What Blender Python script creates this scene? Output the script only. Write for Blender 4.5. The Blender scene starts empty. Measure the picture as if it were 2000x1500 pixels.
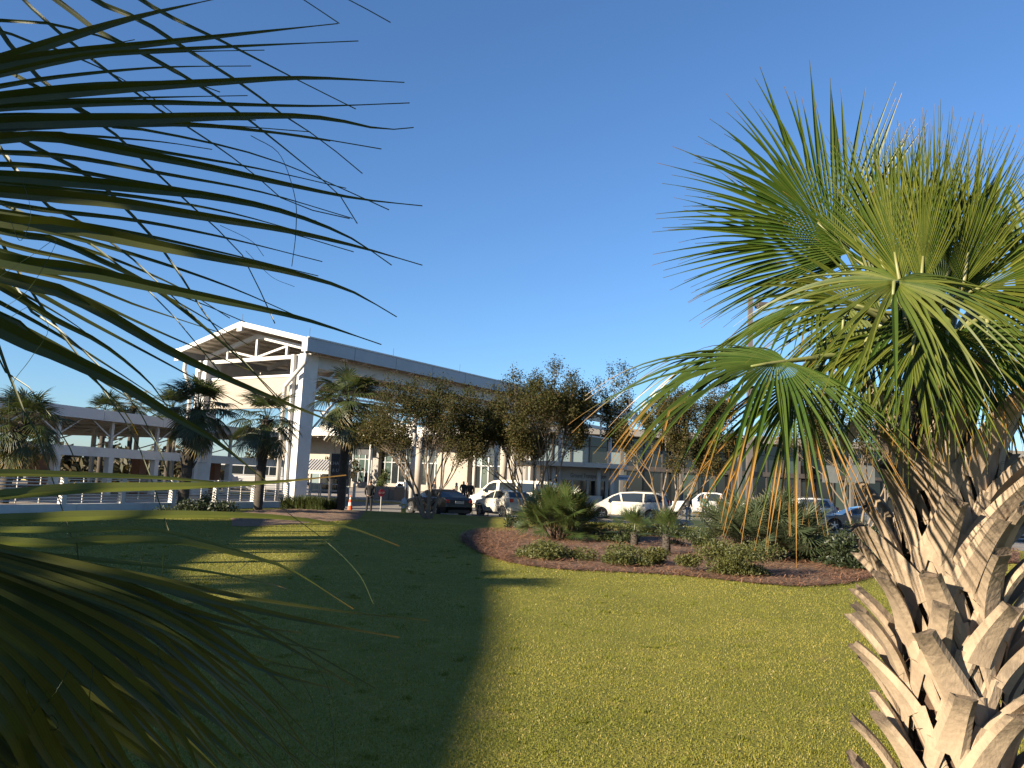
import bpy, bmesh, math, random
import numpy as np
from mathutils import Vector, Matrix

SC = bpy.context.scene
COL = SC.collection
R_ = math.radians
RNG = random.Random(7)

# ------------------------------------------------------------------ camera
CAM_Z, PITCH, ROLL, FPX = 1.95, 6.95, 2.4, 1583.0      # FPX: focal length for a frame 2000 wide
cam_d = bpy.data.cameras.new('camera')
cam_d.sensor_width = 36.0
cam_d.lens = 36.0 * FPX / 2000.0
cam_d.clip_start, cam_d.clip_end = 0.05, 6000.0
cam = bpy.data.objects.new('camera', cam_d)
COL.objects.link(cam)
CAM_R = Matrix.Rotation(R_(90 + PITCH), 3, 'X') @ Matrix.Rotation(R_(ROLL), 3, 'Z')
cam.matrix_world = Matrix.Translation((0, 0, CAM_Z)) @ CAM_R.to_4x4()
SC.camera = cam
CAM_P = Vector((0, 0, CAM_Z))

# ------------------------------------------------------------------ light
SUN_EL = 19.0
SUN_TO = Vector((-0.80, -0.60, 0)).normalized() * math.cos(R_(SUN_EL)) + Vector((0, 0, math.sin(R_(SUN_EL))))
world = bpy.data.worlds.new('World')
SC.world = world
world.use_nodes = True
wn = world.node_tree
for n in list(wn.nodes):
    wn.nodes.remove(n)
sky = wn.nodes.new('ShaderNodeTexSky')
sky.sky_type = 'NISHITA'
sky.sun_disc = False
sky.sun_elevation = R_(SUN_EL)
sky.sun_rotation = math.atan2(SUN_TO.x, SUN_TO.y)
sky.altitude = 0
sky.air_density = 1.0
sky.dust_density = 0.35
sky.ozone_density = 6.5
bg = wn.nodes.new('ShaderNodeBackground')
bg.inputs['Strength'].default_value = 0.060
wo = wn.nodes.new('ShaderNodeOutputWorld')
wn.links.new(sky.outputs[0], bg.inputs[0])
wn.links.new(bg.outputs[0], wo.inputs[0])
sun_d = bpy.data.lights.new('sun', 'SUN')
sun_d.energy = 5.0
sun_d.angle = R_(0.53)
sun_d.color = (1.0, 0.86, 0.66)
sun = bpy.data.objects.new('sun', sun_d)
COL.objects.link(sun)
sun.rotation_euler = (-SUN_TO).to_track_quat('-Z', 'Y').to_euler()
SC.view_settings.view_transform = 'Standard'
SC.view_settings.look = 'None'
SC.view_settings.gamma = 1
SC.view_settings.use_curve_mapping = False
SC.view_settings.exposure = 1.70
SC.cycles.use_denoising = True
SC.cycles.max_bounces = 8
SC.cycles.transparent_max_bounces = 12
SC.cycles.caustics_reflective = False
SC.cycles.caustics_refractive = False


# ------------------------------------------------------------------ surveying helpers (photo sight lines -> places)
def ray(px, py):
    return CAM_R @ Vector(((px - 1000) / FPX, -(py - 750) / FPX, -1.0))


def P(px, py, Y):
    r = ray(px, py)
    return CAM_P + r * (Y / r.y)


def G(px, py, z=0.0):
    r = ray(px, py)
    return CAM_P + r * ((z - CAM_Z) / r.z)


def plane_hit(px, py, p0, n):
    r = ray(px, py)
    return CAM_P + r * ((p0 - CAM_P).dot(n) / r.dot(n))


# ------------------------------------------------------------------ materials
MATS = {}


def nd(nt, t, **kw):
    n = nt.nodes.new(t)
    for k, v in kw.items():
        setattr(n, k, v)
    return n


ALBEDO = 0.77      # all colours below were mixed for a slightly shorter exposure


def c4(c):
    return (c[0] * ALBEDO, c[1] * ALBEDO, c[2] * ALBEDO, 1.0)


def mat(name, col, rough=0.6, col2=None, scale=4.0, amt=1.0, bump=0.0, bscale=40.0, metal=0.0, spec=0.5,
        stretch=(1, 1, 1), coat=0.0, detail=6.0, contrast=(0.35, 0.65), stain=None, sscale=0.6, samt=0.4):
    if name in MATS:
        return MATS[name]
    m = bpy.data.materials.new(name)
    m.use_nodes = True
    nt = m.node_tree
    b = nt.nodes['Principled BSDF']
    b.inputs['Base Color'].default_value = c4(col)
    b.inputs['Roughness'].default_value = rough
    b.inputs['Metallic'].default_value = metal
    b.inputs['Specular IOR Level'].default_value = spec
    b.inputs['Coat Weight'].default_value = coat
    tc = nd(nt, 'ShaderNodeTexCoord')
    mp = nd(nt, 'ShaderNodeMapping')
    mp.inputs['Scale'].default_value = stretch
    nt.links.new(tc.outputs['Object'], mp.inputs[0])
    colout = None
    if col2 is not None:
        nz = nd(nt, 'ShaderNodeTexNoise')
        nz.inputs['Scale'].default_value = scale
        nz.inputs['Detail'].default_value = detail
        nz.inputs['Roughness'].default_value = 0.65
        nt.links.new(mp.outputs[0], nz.inputs['Vector'])
        cr = nd(nt, 'ShaderNodeMapRange')
        cr.inputs['From Min'].default_value = contrast[0]
        cr.inputs['From Max'].default_value = contrast[1]
        cr.inputs['To Max'].default_value = amt
        nt.links.new(nz.outputs['Fac'], cr.inputs['Value'])
        mx = nd(nt, 'ShaderNodeMix', data_type='RGBA')
        mx.inputs['A'].default_value = c4(col)
        mx.inputs['B'].default_value = c4(col2)
        nt.links.new(cr.outputs[0], mx.inputs['Factor'])
        colout = mx.outputs['Result']
    if stain is not None:
        nz2 = nd(nt, 'ShaderNodeTexNoise')
        nz2.inputs['Scale'].default_value = sscale
        nz2.inputs['Detail'].default_value = 8.0
        nz2.inputs['Roughness'].default_value = 0.7
        nt.links.new(tc.outputs['Object'], nz2.inputs['Vector'])
        cr2 = nd(nt, 'ShaderNodeMapRange')
        cr2.inputs['From Min'].default_value = 0.48
        cr2.inputs['From Max'].default_value = 0.72
        cr2.inputs['To Max'].default_value = samt
        nt.links.new(nz2.outputs['Fac'], cr2.inputs['Value'])
        mx2 = nd(nt, 'ShaderNodeMix', data_type='RGBA')
        if colout is None:
            mx2.inputs['A'].default_value = c4(col)
        else:
            nt.links.new(colout, mx2.inputs['A'])
        mx2.inputs['B'].default_value = c4(stain)
        nt.links.new(cr2.outputs[0], mx2.inputs['Factor'])
        colout = mx2.outputs['Result']
    if colout is not None:
        nt.links.new(colout, b.inputs['Base Color'])
    if bump:
        bz = nd(nt, 'ShaderNodeTexNoise')
        bz.inputs['Scale'].default_value = bscale
        bz.inputs['Detail'].default_value = 5.0
        nt.links.new(mp.outputs[0], bz.inputs['Vector'])
        bp = nd(nt, 'ShaderNodeBump')
        bp.inputs['Strength'].default_value = bump
        bp.inputs['Distance'].default_value = 0.02
        nt.links.new(bz.outputs['Fac'], bp.inputs['Height'])
        nt.links.new(bp.outputs[0], b.inputs['Normal'])
    MATS[name] = m
    return m


def leaf_mat(name, young, old, brown, trans=0.35, rough=0.42, tip0=0.8, tip1=1.02, trans_tint=(1.25, 1.25, 0.45), spec=0.45):
    """foliage: tint.r = place along the leaflet, tint.g = random per leaflet, tint.b = age"""
    if name in MATS:
        return MATS[name]
    m = bpy.data.materials.new(name)
    m.use_nodes = True
    nt = m.node_tree
    b = nt.nodes['Principled BSDF']
    out = nt.nodes['Material Output']
    b.inputs['Roughness'].default_value = rough
    b.inputs['Specular IOR Level'].default_value = spec
    at = nd(nt, 'ShaderNodeAttribute', attribute_name='tint')
    sp = nd(nt, 'ShaderNodeSeparateColor')
    nt.links.new(at.outputs['Color'], sp.inputs[0])
    m1 = nd(nt, 'ShaderNodeMix', data_type='RGBA')
    m1.inputs['A'].default_value = c4(young)
    m1.inputs['B'].default_value = c4(old)
    nt.links.new(sp.outputs[1], m1.inputs['Factor'])
    # brown tips move down the leaflet with age
    sub = nd(nt, 'ShaderNodeMath', operation='MULTIPLY_ADD')
    sub.inputs[1].default_value = 0.9
    nt.links.new(sp.outputs[2], sub.inputs[0])
    nt.links.new(sp.outputs[0], sub.inputs[2])
    mr = nd(nt, 'ShaderNodeMapRange', interpolation_type='SMOOTHSTEP')
    mr.inputs['From Min'].default_value = tip0
    mr.inputs['From Max'].default_value = tip1
    nt.links.new(sub.outputs[0], mr.inputs['Value'])
    m2 = nd(nt, 'ShaderNodeMix', data_type='RGBA')
    nt.links.new(m1.outputs['Result'], m2.inputs['A'])
    m2.inputs['B'].default_value = c4(brown)
    nt.links.new(mr.outputs[0], m2.inputs['Factor'])
    # fine streaks
    tc = nd(nt, 'ShaderNodeTexCoord')
    nz = nd(nt, 'ShaderNodeTexNoise')
    nz.inputs['Scale'].default_value = 22.0
    nz.inputs['Detail'].default_value = 4.0
    nt.links.new(tc.outputs['Object'], nz.inputs['Vector'])
    vr = nd(nt, 'ShaderNodeMapRange')
    vr.inputs['To Min'].default_value = 0.72
    vr.inputs['To Max'].default_value = 1.28
    nt.links.new(nz.outputs['Fac'], vr.inputs['Value'])
    vs_ = nd(nt, 'ShaderNodeMath', operation='MULTIPLY')
    vs_.inputs[1].default_value = 44.0
    nt.links.new(at.outputs['Alpha'], vs_.inputs[0])
    sn = nd(nt, 'ShaderNodeMath', operation='SINE')
    nt.links.new(vs_.outputs[0], sn.inputs[0])
    ma = nd(nt, 'ShaderNodeMath', operation='MULTIPLY_ADD')
    ma.inputs[1].default_value = 0.10
    nt.links.new(sn.outputs[0], ma.inputs[0])
    nt.links.new(vr.outputs[0], ma.inputs[2])
    vr = ma
    hs = nd(nt, 'ShaderNodeHueSaturation')
    nt.links.new(vr.outputs[0], hs.inputs['Value'])
    nt.links.new(m2.outputs['Result'], hs.inputs['Color'])
    nt.links.new(hs.outputs[0], b.inputs['Base Color'])
    tr = nd(nt, 'ShaderNodeBsdfTranslucent')
    tm = nd(nt, 'ShaderNodeMix', data_type='RGBA', blend_type='MULTIPLY')
    tm.inputs['Factor'].default_value = 1.0
    nt.links.new(hs.outputs[0], tm.inputs['A'])
    tm.inputs['B'].default_value = (*trans_tint, 1.0)
    nt.links.new(tm.outputs['Result'], tr.inputs['Color'])
    mx = nd(nt, 'ShaderNodeMixShader')
    mx.inputs[0].default_value = trans
    nt.links.new(b.outputs[0], mx.inputs[1])
    nt.links.new(tr.outputs[0], mx.inputs[2])
    nt.links.new(mx.outputs[0], out.inputs[0])
    MATS[name] = m
    return m


def glass_mat(name, col, rough=0.05, metal=0.0, spec=0.8):
    return mat(name, col, rough=rough, metal=metal, spec=spec)


white_paint = mat('white_paint', (0.76, 0.74, 0.71), 0.55, (0.66, 0.64, 0.61), 1.2, 0.8, stain=(0.45, 0.41, 0.36), sscale=0.9, samt=0.45)
white_steel = mat('white_steel', (0.60, 0.575, 0.54), 0.4, (0.50, 0.475, 0.44), 2.5, 0.6, stain=(0.36, 0.31, 0.25), sscale=1.7, samt=0.3)
cream_wall = mat('cream_stucco', (0.36, 0.315, 0.26), 0.8, (0.32, 0.28, 0.23), 1.5, 0.8, bump=0.12, bscale=30, stain=(0.19, 0.165, 0.135), sscale=0.5, samt=0.35)
grey_wall = mat('grey_stucco', (0.27, 0.25, 0.225), 0.8, (0.23, 0.215, 0.195), 1.0, 0.8, bump=0.1, bscale=30)
metal_fascia = mat('fascia_metal', (0.34, 0.35, 0.37), 0.4, (0.28, 0.29, 0.31), 0.8, 0.7, metal=0.25)
roof_metal = mat('roof_metal', (0.42, 0.42, 0.41), 0.45, (0.35, 0.345, 0.33), 0.7, 0.8)
soffit_tan = mat('soffit_deck', (0.72, 0.63, 0.52), 0.7, (0.62, 0.54, 0.44), 2.0, 0.8)
concrete = mat('concrete', (0.32, 0.29, 0.25), 0.85, (0.26, 0.235, 0.205), 2.0, 0.9, bump=0.15, bscale=50, stain=(0.17, 0.155, 0.135), sscale=0.8, samt=0.4)
asphalt = mat('asphalt', (0.25, 0.225, 0.19), 0.9, (0.19, 0.17, 0.145), 0.5, 0.9, bump=0.3, bscale=120, stain=(0.12, 0.108, 0.092), sscale=0.25, samt=0.5)
yellow_paint = mat('yellow_paint', (0.62, 0.44, 0.10), 0.7, (0.40, 0.33, 0.18), 4.0, 0.8)
white_line = mat('line_paint', (0.68, 0.66, 0.60), 0.7, (0.42, 0.40, 0.36), 6.0, 0.7)
brick_mat = mat('brick_paint', (0.30, 0.14, 0.08), 0.85, (0.22, 0.10, 0.06), 8.0, 0.8, bump=0.2, bscale=60)
dark_metal = mat('dark_bronze', (0.06, 0.05, 0.045), 0.5, (0.09, 0.08, 0.07), 3.0, 0.7)
alu = mat('aluminium', (0.42, 0.43, 0.43), 0.35, (0.34, 0.35, 0.35), 2.0, 0.6, metal=0.5)
black_sign = mat('sign_black', (0.015, 0.016, 0.018), 0.5, (0.03, 0.03, 0.03), 3.0, 0.6)
letter_white = mat('letter_grey', (0.40, 0.40, 0.40), 0.5, (0.33, 0.33, 0.33), 5.0, 0.5)
letter_dark = mat('letter_dark', (0.05, 0.045, 0.05), 0.6, (0.08, 0.07, 0.07), 5.0, 0.5)
dark_glass = glass_mat('dark_glass', (0.018, 0.022, 0.024), 0.06)
green_glass = glass_mat('green_glass', (0.05, 0.075, 0.065), 0.05)
pale_glass = glass_mat('pale_glass', (0.22, 0.28, 0.29), 0.15)
tyre_mat = mat('tyre_rubber', (0.018, 0.017, 0.016), 0.85, (0.03, 0.028, 0.025), 12.0, 0.7)
rim_mat = mat('rim_alloy', (0.55, 0.55, 0.54), 0.3, (0.42, 0.42, 0.41), 8.0, 0.6, metal=0.8)
chrome = mat('chrome', (0.75, 0.75, 0.75), 0.12, metal=1.0)
black_plastic = mat('black_plastic', (0.02, 0.02, 0.02), 0.55, (0.035, 0.034, 0.033), 9.0, 0.7)
headlamp = mat('headlamp', (0.75, 0.77, 0.78), 0.08, (0.55, 0.57, 0.6), 9.0, 0.6)
tail_red = mat('tail_red', (0.45, 0.015, 0.015), 0.15, (0.30, 0.01, 0.01), 9.0, 0.6)


# ------------------------------------------------------------------ mesh builder
class MB:
    def __init__(self):
        self.v, self.f, self.t = [], [], []

    def add(self, vs, fs, tint=None):
        o = len(self.v)
        self.v.extend([tuple(x) for x in vs])
        self.f.extend([tuple(i + o for i in f) for f in fs])
        if tint is not None:
            self.t.extend(tint)
        return o

    def box(self, a, b):
        x0, y0, z0 = a
        x1, y1, z1 = b
        self.add([(x0, y0, z0), (x1, y0, z0), (x1, y1, z0), (x0, y1, z0), (x0, y0, z1), (x1, y0, z1), (x1, y1, z1), (x0, y1, z1)],
                 [(0, 3, 2, 1), (4, 5, 6, 7), (0, 1, 5, 4), (1, 2, 6, 5), (2, 3, 7, 6), (3, 0, 4, 7)])
        return self

    def taper(self, a, b, ta, tb):
        """box with a different top rectangle: a,b bottom corners (x0,y0,z0),(x1,y1,..); ta,tb top"""
        x0, y0, z0 = a
        x1, y1, _ = b
        u0, v0, z1 = ta
        u1, v1, _ = tb
        self.add([(x0, y0, z0), (x1, y0, z0), (x1, y1, z0), (x0, y1, z0), (u0, v0, z1), (u1, v0, z1), (u1, v1, z1), (u0, v1, z1)],
                 [(0, 3, 2, 1), (4, 5, 6, 7), (0, 1, 5, 4), (1, 2, 6, 5), (2, 3, 7, 6), (3, 0, 4, 7)])
        return self

    def beam(self, a, b, w, h, up=(0, 0, 1)):
        a, b = Vector(a), Vector(b)
        d = (b - a).normalized()
        up = Vector(up)
        s = d.cross(up)
        if s.length < 1e-4:
            s = d.cross(Vector((1, 0, 0)))
        s.normalize()
        u = s.cross(d).normalized()
        vs = []
        for p in (a, b):
            for i, j in ((-1, -1), (1, -1), (1, 1), (-1, 1)):
                vs.append(p + s * (i * w / 2) + u * (j * h / 2))
        self.add(vs, [(0, 1, 2, 3), (7, 6, 5, 4), (0, 4, 5, 1), (1, 5, 6, 2), (2, 6, 7, 3), (3, 7, 4, 0)])
        return self

    def tube(self, pts, radii, n=8, caps=True):
        pts = [Vector(p) for p in pts]
        if not hasattr(radii, '__len__'):
            radii = [radii] * len(pts)
        vs, fs = [], []
        prev = None
        for i, p in enumerate(pts):
            d = (pts[min(i + 1, len(pts) - 1)] - pts[max(i - 1, 0)])
            d = d.normalized() if d.length > 1e-9 else Vector((0, 0, 1))
            if prev is None:
                s = d.cross(Vector((0.3, 0.2, 1)))
                if s.length < 1e-3:
                    s = d.cross(Vector((1, 0, 0)))
            else:
                s = prev - d * prev.dot(d)
            s.normalize()
            prev = s
            u = d.cross(s)
            for k in range(n):
                a = 2 * math.pi * k / n
                vs.append(p + (s * math.cos(a) + u * math.sin(a)) * radii[i])
        for i in range(len(pts) - 1):
            for k in range(n):
                k2 = (k + 1) % n
                fs.append((i * n + k, i * n + k2, (i + 1) * n + k2, (i + 1) * n + k))
        if caps:
            fs.append(tuple(range(n - 1, -1, -1)))
            fs.append(tuple((len(pts) - 1) * n + k for k in range(n)))
        self.add(vs, fs)
        return self

    def prism(self, poly, z0, z1):
        n = len(poly)
        vs = [(p[0], p[1], z0) for p in poly] + [(p[0], p[1], z1) for p in poly]
        self.add(vs, [tuple(range(n - 1, -1, -1)), tuple(range(n, 2 * n))] + [(i, (i + 1) % n, n + (i + 1) % n, n + i) for i in range(n)])
        return self

    def mesh(self, name, m, smooth=False):
        me = bpy.data.meshes.new(name)
        me.from_pydata(self.v, [], self.f)
        if m is not None:
            me.materials.append(m)
        if self.t:
            at = me.color_attributes.new('tint', 'FLOAT_COLOR', 'POINT')
            at.data.foreach_set('color', np.array(self.t, dtype=np.float32).ravel())
        if smooth:
            me.polygons.foreach_set('use_smooth', [True] * len(me.polygons))
        me.update()
        return me

    def build(self, name, m, parent=None, smooth=False, bevel=0.0):
        o = bpy.data.objects.new(name, self.mesh(name, m, smooth))
        COL.objects.link(o)
        if parent is not None:
            o.parent = parent
        if bevel:
            bv = o.modifiers.new('bevel', 'BEVEL')
            bv.width = bevel
            bv.segments = 2
            bv.limit_method = 'ANGLE'
        return o


def tag(o, label, cat, group=None):
    o['label'] = label
    o['category'] = cat
    if group:
        o['group'] = group
    return o


def struct(o):
    o['kind'] = 'structure'
    return o


def thing(name, label, cat, loc=(0, 0, 0), rz=0.0, group=None):
    o = bpy.data.objects.new(name, None)
    o.empty_display_size = 0.2
    COL.objects.link(o)
    o.location = loc
    o.rotation_euler = (0, 0, rz)
    tag(o, label, cat, group)
    return o


def inst(me, name, parent, M=None):
    o = bpy.data.objects.new(name, me)
    COL.objects.link(o)
    o.parent = parent
    if M is not None:
        o.matrix_local = M
    return o


def box(name, a, b, m, parent, bevel=0.0):
    return MB().box(a, b).build(name, m, parent, bevel=bevel)


def text_mesh(name, s, size, m, parent, M, extrude=0.01, align='LEFT'):
    cu = bpy.data.curves.new(name, 'FONT')
    cu.body = s
    cu.size = size
    cu.extrude = extrude
    cu.align_x = align
    tmp = bpy.data.objects.new(name + '_tmp', cu)
    COL.objects.link(tmp)
    dg = bpy.context.evaluated_depsgraph_get()
    me = bpy.data.meshes.new_from_object(tmp.evaluated_get(dg))
    bpy.data.objects.remove(tmp)
    me.materials.clear()
    me.materials.append(m)
    return inst(me, name, parent, M)


def np_mesh(name, V, F, m, tint=None, nper=3, smooth=False):
    me = bpy.data.meshes.new(name)
    nv, nf = len(V), len(F)
    me.vertices.add(nv)
    me.vertices.foreach_set('co', np.asarray(V, dtype=np.float32).ravel())
    me.loops.add(nf * nper)
    me.loops.foreach_set('vertex_index', np.asarray(F, dtype=np.int32).ravel())
    me.polygons.add(nf)
    me.polygons.foreach_set('loop_start', np.arange(0, nf * nper, nper, dtype=np.int32))
    if smooth:
        me.polygons.foreach_set('use_smooth', np.ones(nf, dtype=bool))
    if tint is not None:
        at = me.color_attributes.new('tint', 'FLOAT_COLOR', 'POINT')
        at.data.foreach_set('color', np.asarray(tint, dtype=np.float32).ravel())
    me.materials.append(m)
    me.update(calc_edges=True)
    me.validate()
    return me


def catmull(pts, n):
    pts = [Vector(p) for p in pts]
    if len(pts) == 2:
        return [pts[0].lerp(pts[1], i / (n - 1)) for i in range(n)]
    q = [pts[0] * 2 - pts[1]] + pts + [pts[-1] * 2 - pts[-2]]
    seg = [(q[i + 1] - q[i + 2]).length for i in range(len(pts) - 1)]
    tot = sum(seg)
    out = []
    for k in range(n):
        s = tot * k / (n - 1)
        i = 0
        while i < len(seg) - 1 and s > seg[i]:
            s -= seg[i]
            i += 1
        t = min(1.0, s / max(seg[i], 1e-9))
        p0, p1, p2, p3 = q[i], q[i + 1], q[i + 2], q[i + 3]
        out.append(0.5 * ((2 * p1) + (p2 - p0) * t + (2 * p0 - 5 * p1 + 4 * p2 - p3) * t * t + (3 * p1 - p0 - 3 * p2 + p3) * t ** 3))
    return out


# ------------------------------------------------------------------ local frame of the terminal complex (its long axis runs 33 degrees right of the view)
AX = R_(-33.0)
P0 = Vector((-11.9, 46.0, 0))
EX = Vector((math.cos(AX), math.sin(AX), 0))
EY = Vector((-math.sin(AX), math.cos(AX), 0))


def T(x, y, z=0.0):
    return P0 + EX * x + EY * y + Vector((0, 0, z))


def to_loc(w):
    r = w - P0
    return (r.dot(EX), r.dot(EY), w.z)


def on_y(px, py, y):
    """sight line -> local (x, z) on the plane local-y = y"""
    l = to_loc(plane_hit(px, py, T(0, y), EY))
    return l[0], l[2]


def on_x(px, py, x):
    l = to_loc(plane_hit(px, py, T(x, 0), EX))
    return l[1], l[2]
# ================================================================== THE SETTING
def sheet(name, poly, z, m, thick=0.0):
    mb = MB()
    if thick:
        mb.prism(poly, z - thick, z)
    else:
        mb.add([(p[0], p[1], z) for p in poly], [tuple(range(len(poly)))])
    return struct(mb.build(name, m))


def struct_root(name):
    o = bpy.data.objects.new(name, None)
    COL.objects.link(o)
    o['kind'] = 'structure'
    return o


ground_mat = mat('far_ground', (0.16, 0.14, 0.08), 0.95, (0.10, 0.10, 0.05), 0.05, 0.9)
sheet('ground', [(-3000, -3000), (3000, -3000), (3000, 3000), (-3000, 3000)], -0.10, ground_mat)
sheet('road', [(-70, 15), (120, 15), (120, 150), (-70, 150)], 0.0, asphalt)

KX = [-60, -20, -8, 0, 8, 12, 16, 22, 30, 45]
KY = [44.0, 44.5, 44.2, 43.4, 42.6, 40.0, 35.6, 30.6, 26.0, 21.0]


def kerb_y(x):
    return float(np.interp(x, KX, KY))


def lawn_z(x, y):
    return 0.14 + 0.16 * math.exp(-((y - 2) / 9.0) ** 2) + 0.02 * math.sin(x * 0.5 + 1) * math.sin(y * 0.37)


def make_lawn_mat():
    m = bpy.data.materials.new('lawn_turf')
    m.use_nodes = True
    nt = m.node_tree
    b = nt.nodes['Principled BSDF']
    b.inputs['Roughness'].default_value = 0.9
    b.inputs['Specular IOR Level'].default_value = 0.15
    tc = nd(nt, 'ShaderNodeTexCoord')
    prev = None
    layers = [(0.45, (0.215, 0.205, 0.036), (0.160, 0.162, 0.026), 0.42, 0.60), (5.0, None, (0.33, 0.27, 0.06), 0.55, 0.75),
              (55.0, None, (0.16, 0.148, 0.020), 0.50, 0.72), (1.6, None, (0.25, 0.195, 0.06), 0.62, 0.78)]
    for sc, a, bb, lo, hi in layers:
        nz = nd(nt, 'ShaderNodeTexNoise')
        nz.inputs['Scale'].default_value = sc
        nz.inputs['Detail'].default_value = 6
        nt.links.new(tc.outputs['Object'], nz.inputs['Vector'])
        mr = nd(nt, 'ShaderNodeMapRange')
        mr.inputs['From Min'].default_value = lo
        mr.inputs['From Max'].default_value = hi
        mr.inputs['To Max'].default_value = 0.85
        nt.links.new(nz.outputs['Fac'], mr.inputs['Value'])
        mx = nd(nt, 'ShaderNodeMix', data_type='RGBA')
        if prev is None:
            mx.inputs['A'].default_value = c4(a)
        else:
            nt.links.new(prev, mx.inputs['A'])
        mx.inputs['B'].default_value = c4(bb)
        nt.links.new(mr.outputs[0], mx.inputs['Factor'])
        prev = mx.outputs['Result']
    nt.links.new(prev, b.inputs['Base Color'])
    bz = nd(nt, 'ShaderNodeTexNoise')
    bz.inputs['Scale'].default_value = 38
    bz.inputs['Detail'].default_value = 6
    nt.links.new(tc.outputs['Object'], bz.inputs['Vector'])
    bp = nd(nt, 'ShaderNodeBump')
    bp.inputs['Strength'].default_value = 0.8
    bp.inputs['Distance'].default_value = 0.03
    nt.links.new(bz.outputs['Fac'], bp.inputs['Height'])
    nt.links.new(bp.outputs[0], b.inputs['Normal'])
    return m


lawn_mat = make_lawn_mat()
xs = np.linspace(-40, 40, 81)
vs, fs = [], []
NY = 60
for x in xs:
    y1 = kerb_y(x) - 0.16
    for j in range(NY + 1):
        y = -25 + (y1 + 25) * (j / NY)
        vs.append((x, y, lawn_z(x, y)))
for i in range(len(xs) - 1):
    for j in range(NY):
        a = i * (NY + 1) + j
        fs.append((a, a + NY + 1, a + NY + 2, a + 1))
mb = MB()
mb.add(vs, fs)
struct(mb.build('lawn', lawn_mat, smooth=True))

# kerb between lawn and road, one stone piece after another
kerb = struct_root('kerb')
xk = -10.0
while xk < 24:
    x2 = xk + (1.8 if xk < 8 else 1.2)
    MB().beam((xk, kerb_y(xk), 0.055), (x2 - 0.02, kerb_y(x2 - 0.02), 0.055), 0.30, 0.17).build('kerb_stone', concrete, kerb)
    xk = x2

# raised far pavement with a worn yellow kerb
pv = [T(-70, 15.4), T(-3.5, 15.4), T(-1.0, 18.5), T(-1.0, 140), T(-70, 140)]
far_walk = sheet('pavement', [(p.x, p.y) for p in pv], 0.15, mat('pavement_concrete', (0.36, 0.305, 0.24), 0.85, (0.30, 0.25, 0.20), 0.5, 0.9, stain=(0.19, 0.16, 0.13), sscale=0.3, samt=0.4), 0.12)
for k in range(22):
    x0 = -70 + k * 3.02
    MB().beam(T(x0, 15.30, 0.08), T(x0 + 2.98, 15.30, 0.08), 0.18, 0.164).build('kerb_stone', yellow_paint, far_walk)
# island under the information booth
isl = [(3.0, 69), (8, 66.5), (26, 74), (60, 88), (110, 100), (110, 130), (20, 130), (6, 86)]
booth_walk = sheet('pavement', isl, 0.154, MATS['pavement_concrete'], 0.12)
for i in range(3):
    a, b = Vector(isl[i + 1] + (0.075,)), Vector(isl[i + 2] + (0.075,))
    n = max(2, int((b - a).length / 3))
    for k in range(n):
        MB().beam(a.lerp(b, k / n), a.lerp(b, (k + 0.99) / n), 0.18, 0.16).build('kerb_stone', yellow_paint if i == 0 else concrete, booth_walk)

# painted markings
marks = struct_root('road_marking')
for (a, b, w, m) in [((-26, 60.4), (-4, 48.6), 0.14, white_line), ((2, 47.3), (18, 41.2), 0.14, yellow_paint), ((12, 45.2), (28, 36.2), 0.14, white_line),
                     ((-2, 51.5), (30, 50.5), 0.14, white_line), ((2, 58), (40, 58), 0.14, yellow_paint), ((15.0, 42.4), (26.0, 33.5), 0.2, yellow_paint)]:
    a, b = Vector(a), Vector(b)
    d = (b - a)
    s = Vector((-d.y, d.x)).normalized() * w / 2
    mk = MB()
    mk.add([(a.x + s.x, a.y + s.y, 0.005), (a.x - s.x, a.y - s.y, 0.005), (b.x - s.x, b.y - s.y, 0.005), (b.x + s.x, b.y + s.y, 0.005)], [(0, 1, 2, 3)])
    mk.build('painted_line', m, marks)

# mulch beds: gently heaped sheets over the turf
mulch_mat = mat('pine_straw', (0.19, 0.112, 0.062), 0.95, (0.095, 0.054, 0.031), 7.0, 0.9, bump=0.9, bscale=35, stain=(0.34, 0.21, 0.12), sscale=18.0, samt=0.8)


def mulch_bed(name, near, far, heap=0.09):
    """near / far: polylines of equal span from left to right"""
    n, k = 48, 14
    A = catmull([(p.x, p.y, 0) for p in near], n)
    B = catmull([(p.x, p.y, 0) for p in far], n)
    vs, fs = [], []
    for i in range(n):
        for j in range(k + 1):
            t = j / k
            p = A[i].lerp(B[i], t)
            e = min(1.0, min(t, 1 - t) * 5, min(i, n - 1 - i) / 3.0)
            wob = 0.03 * math.sin(p.x * 3.1) * math.sin(p.y * 2.7) + 0.02 * math.sin(p.x * 7 + p.y * 5)
            vs.append((p.x, p.y, lawn_z(p.x, p.y) + 0.012 + (heap + wob) * e))
    for i in range(n - 1):
        for j in range(k):
            a = i * (k + 1) + j
            fs.append((a, a + k + 1, a + k + 2, a + 1))
    m = MB()
    m.add(vs, fs)
    o = struct(m.build(name, mulch_mat, smooth=True))
    return A, B


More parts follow.
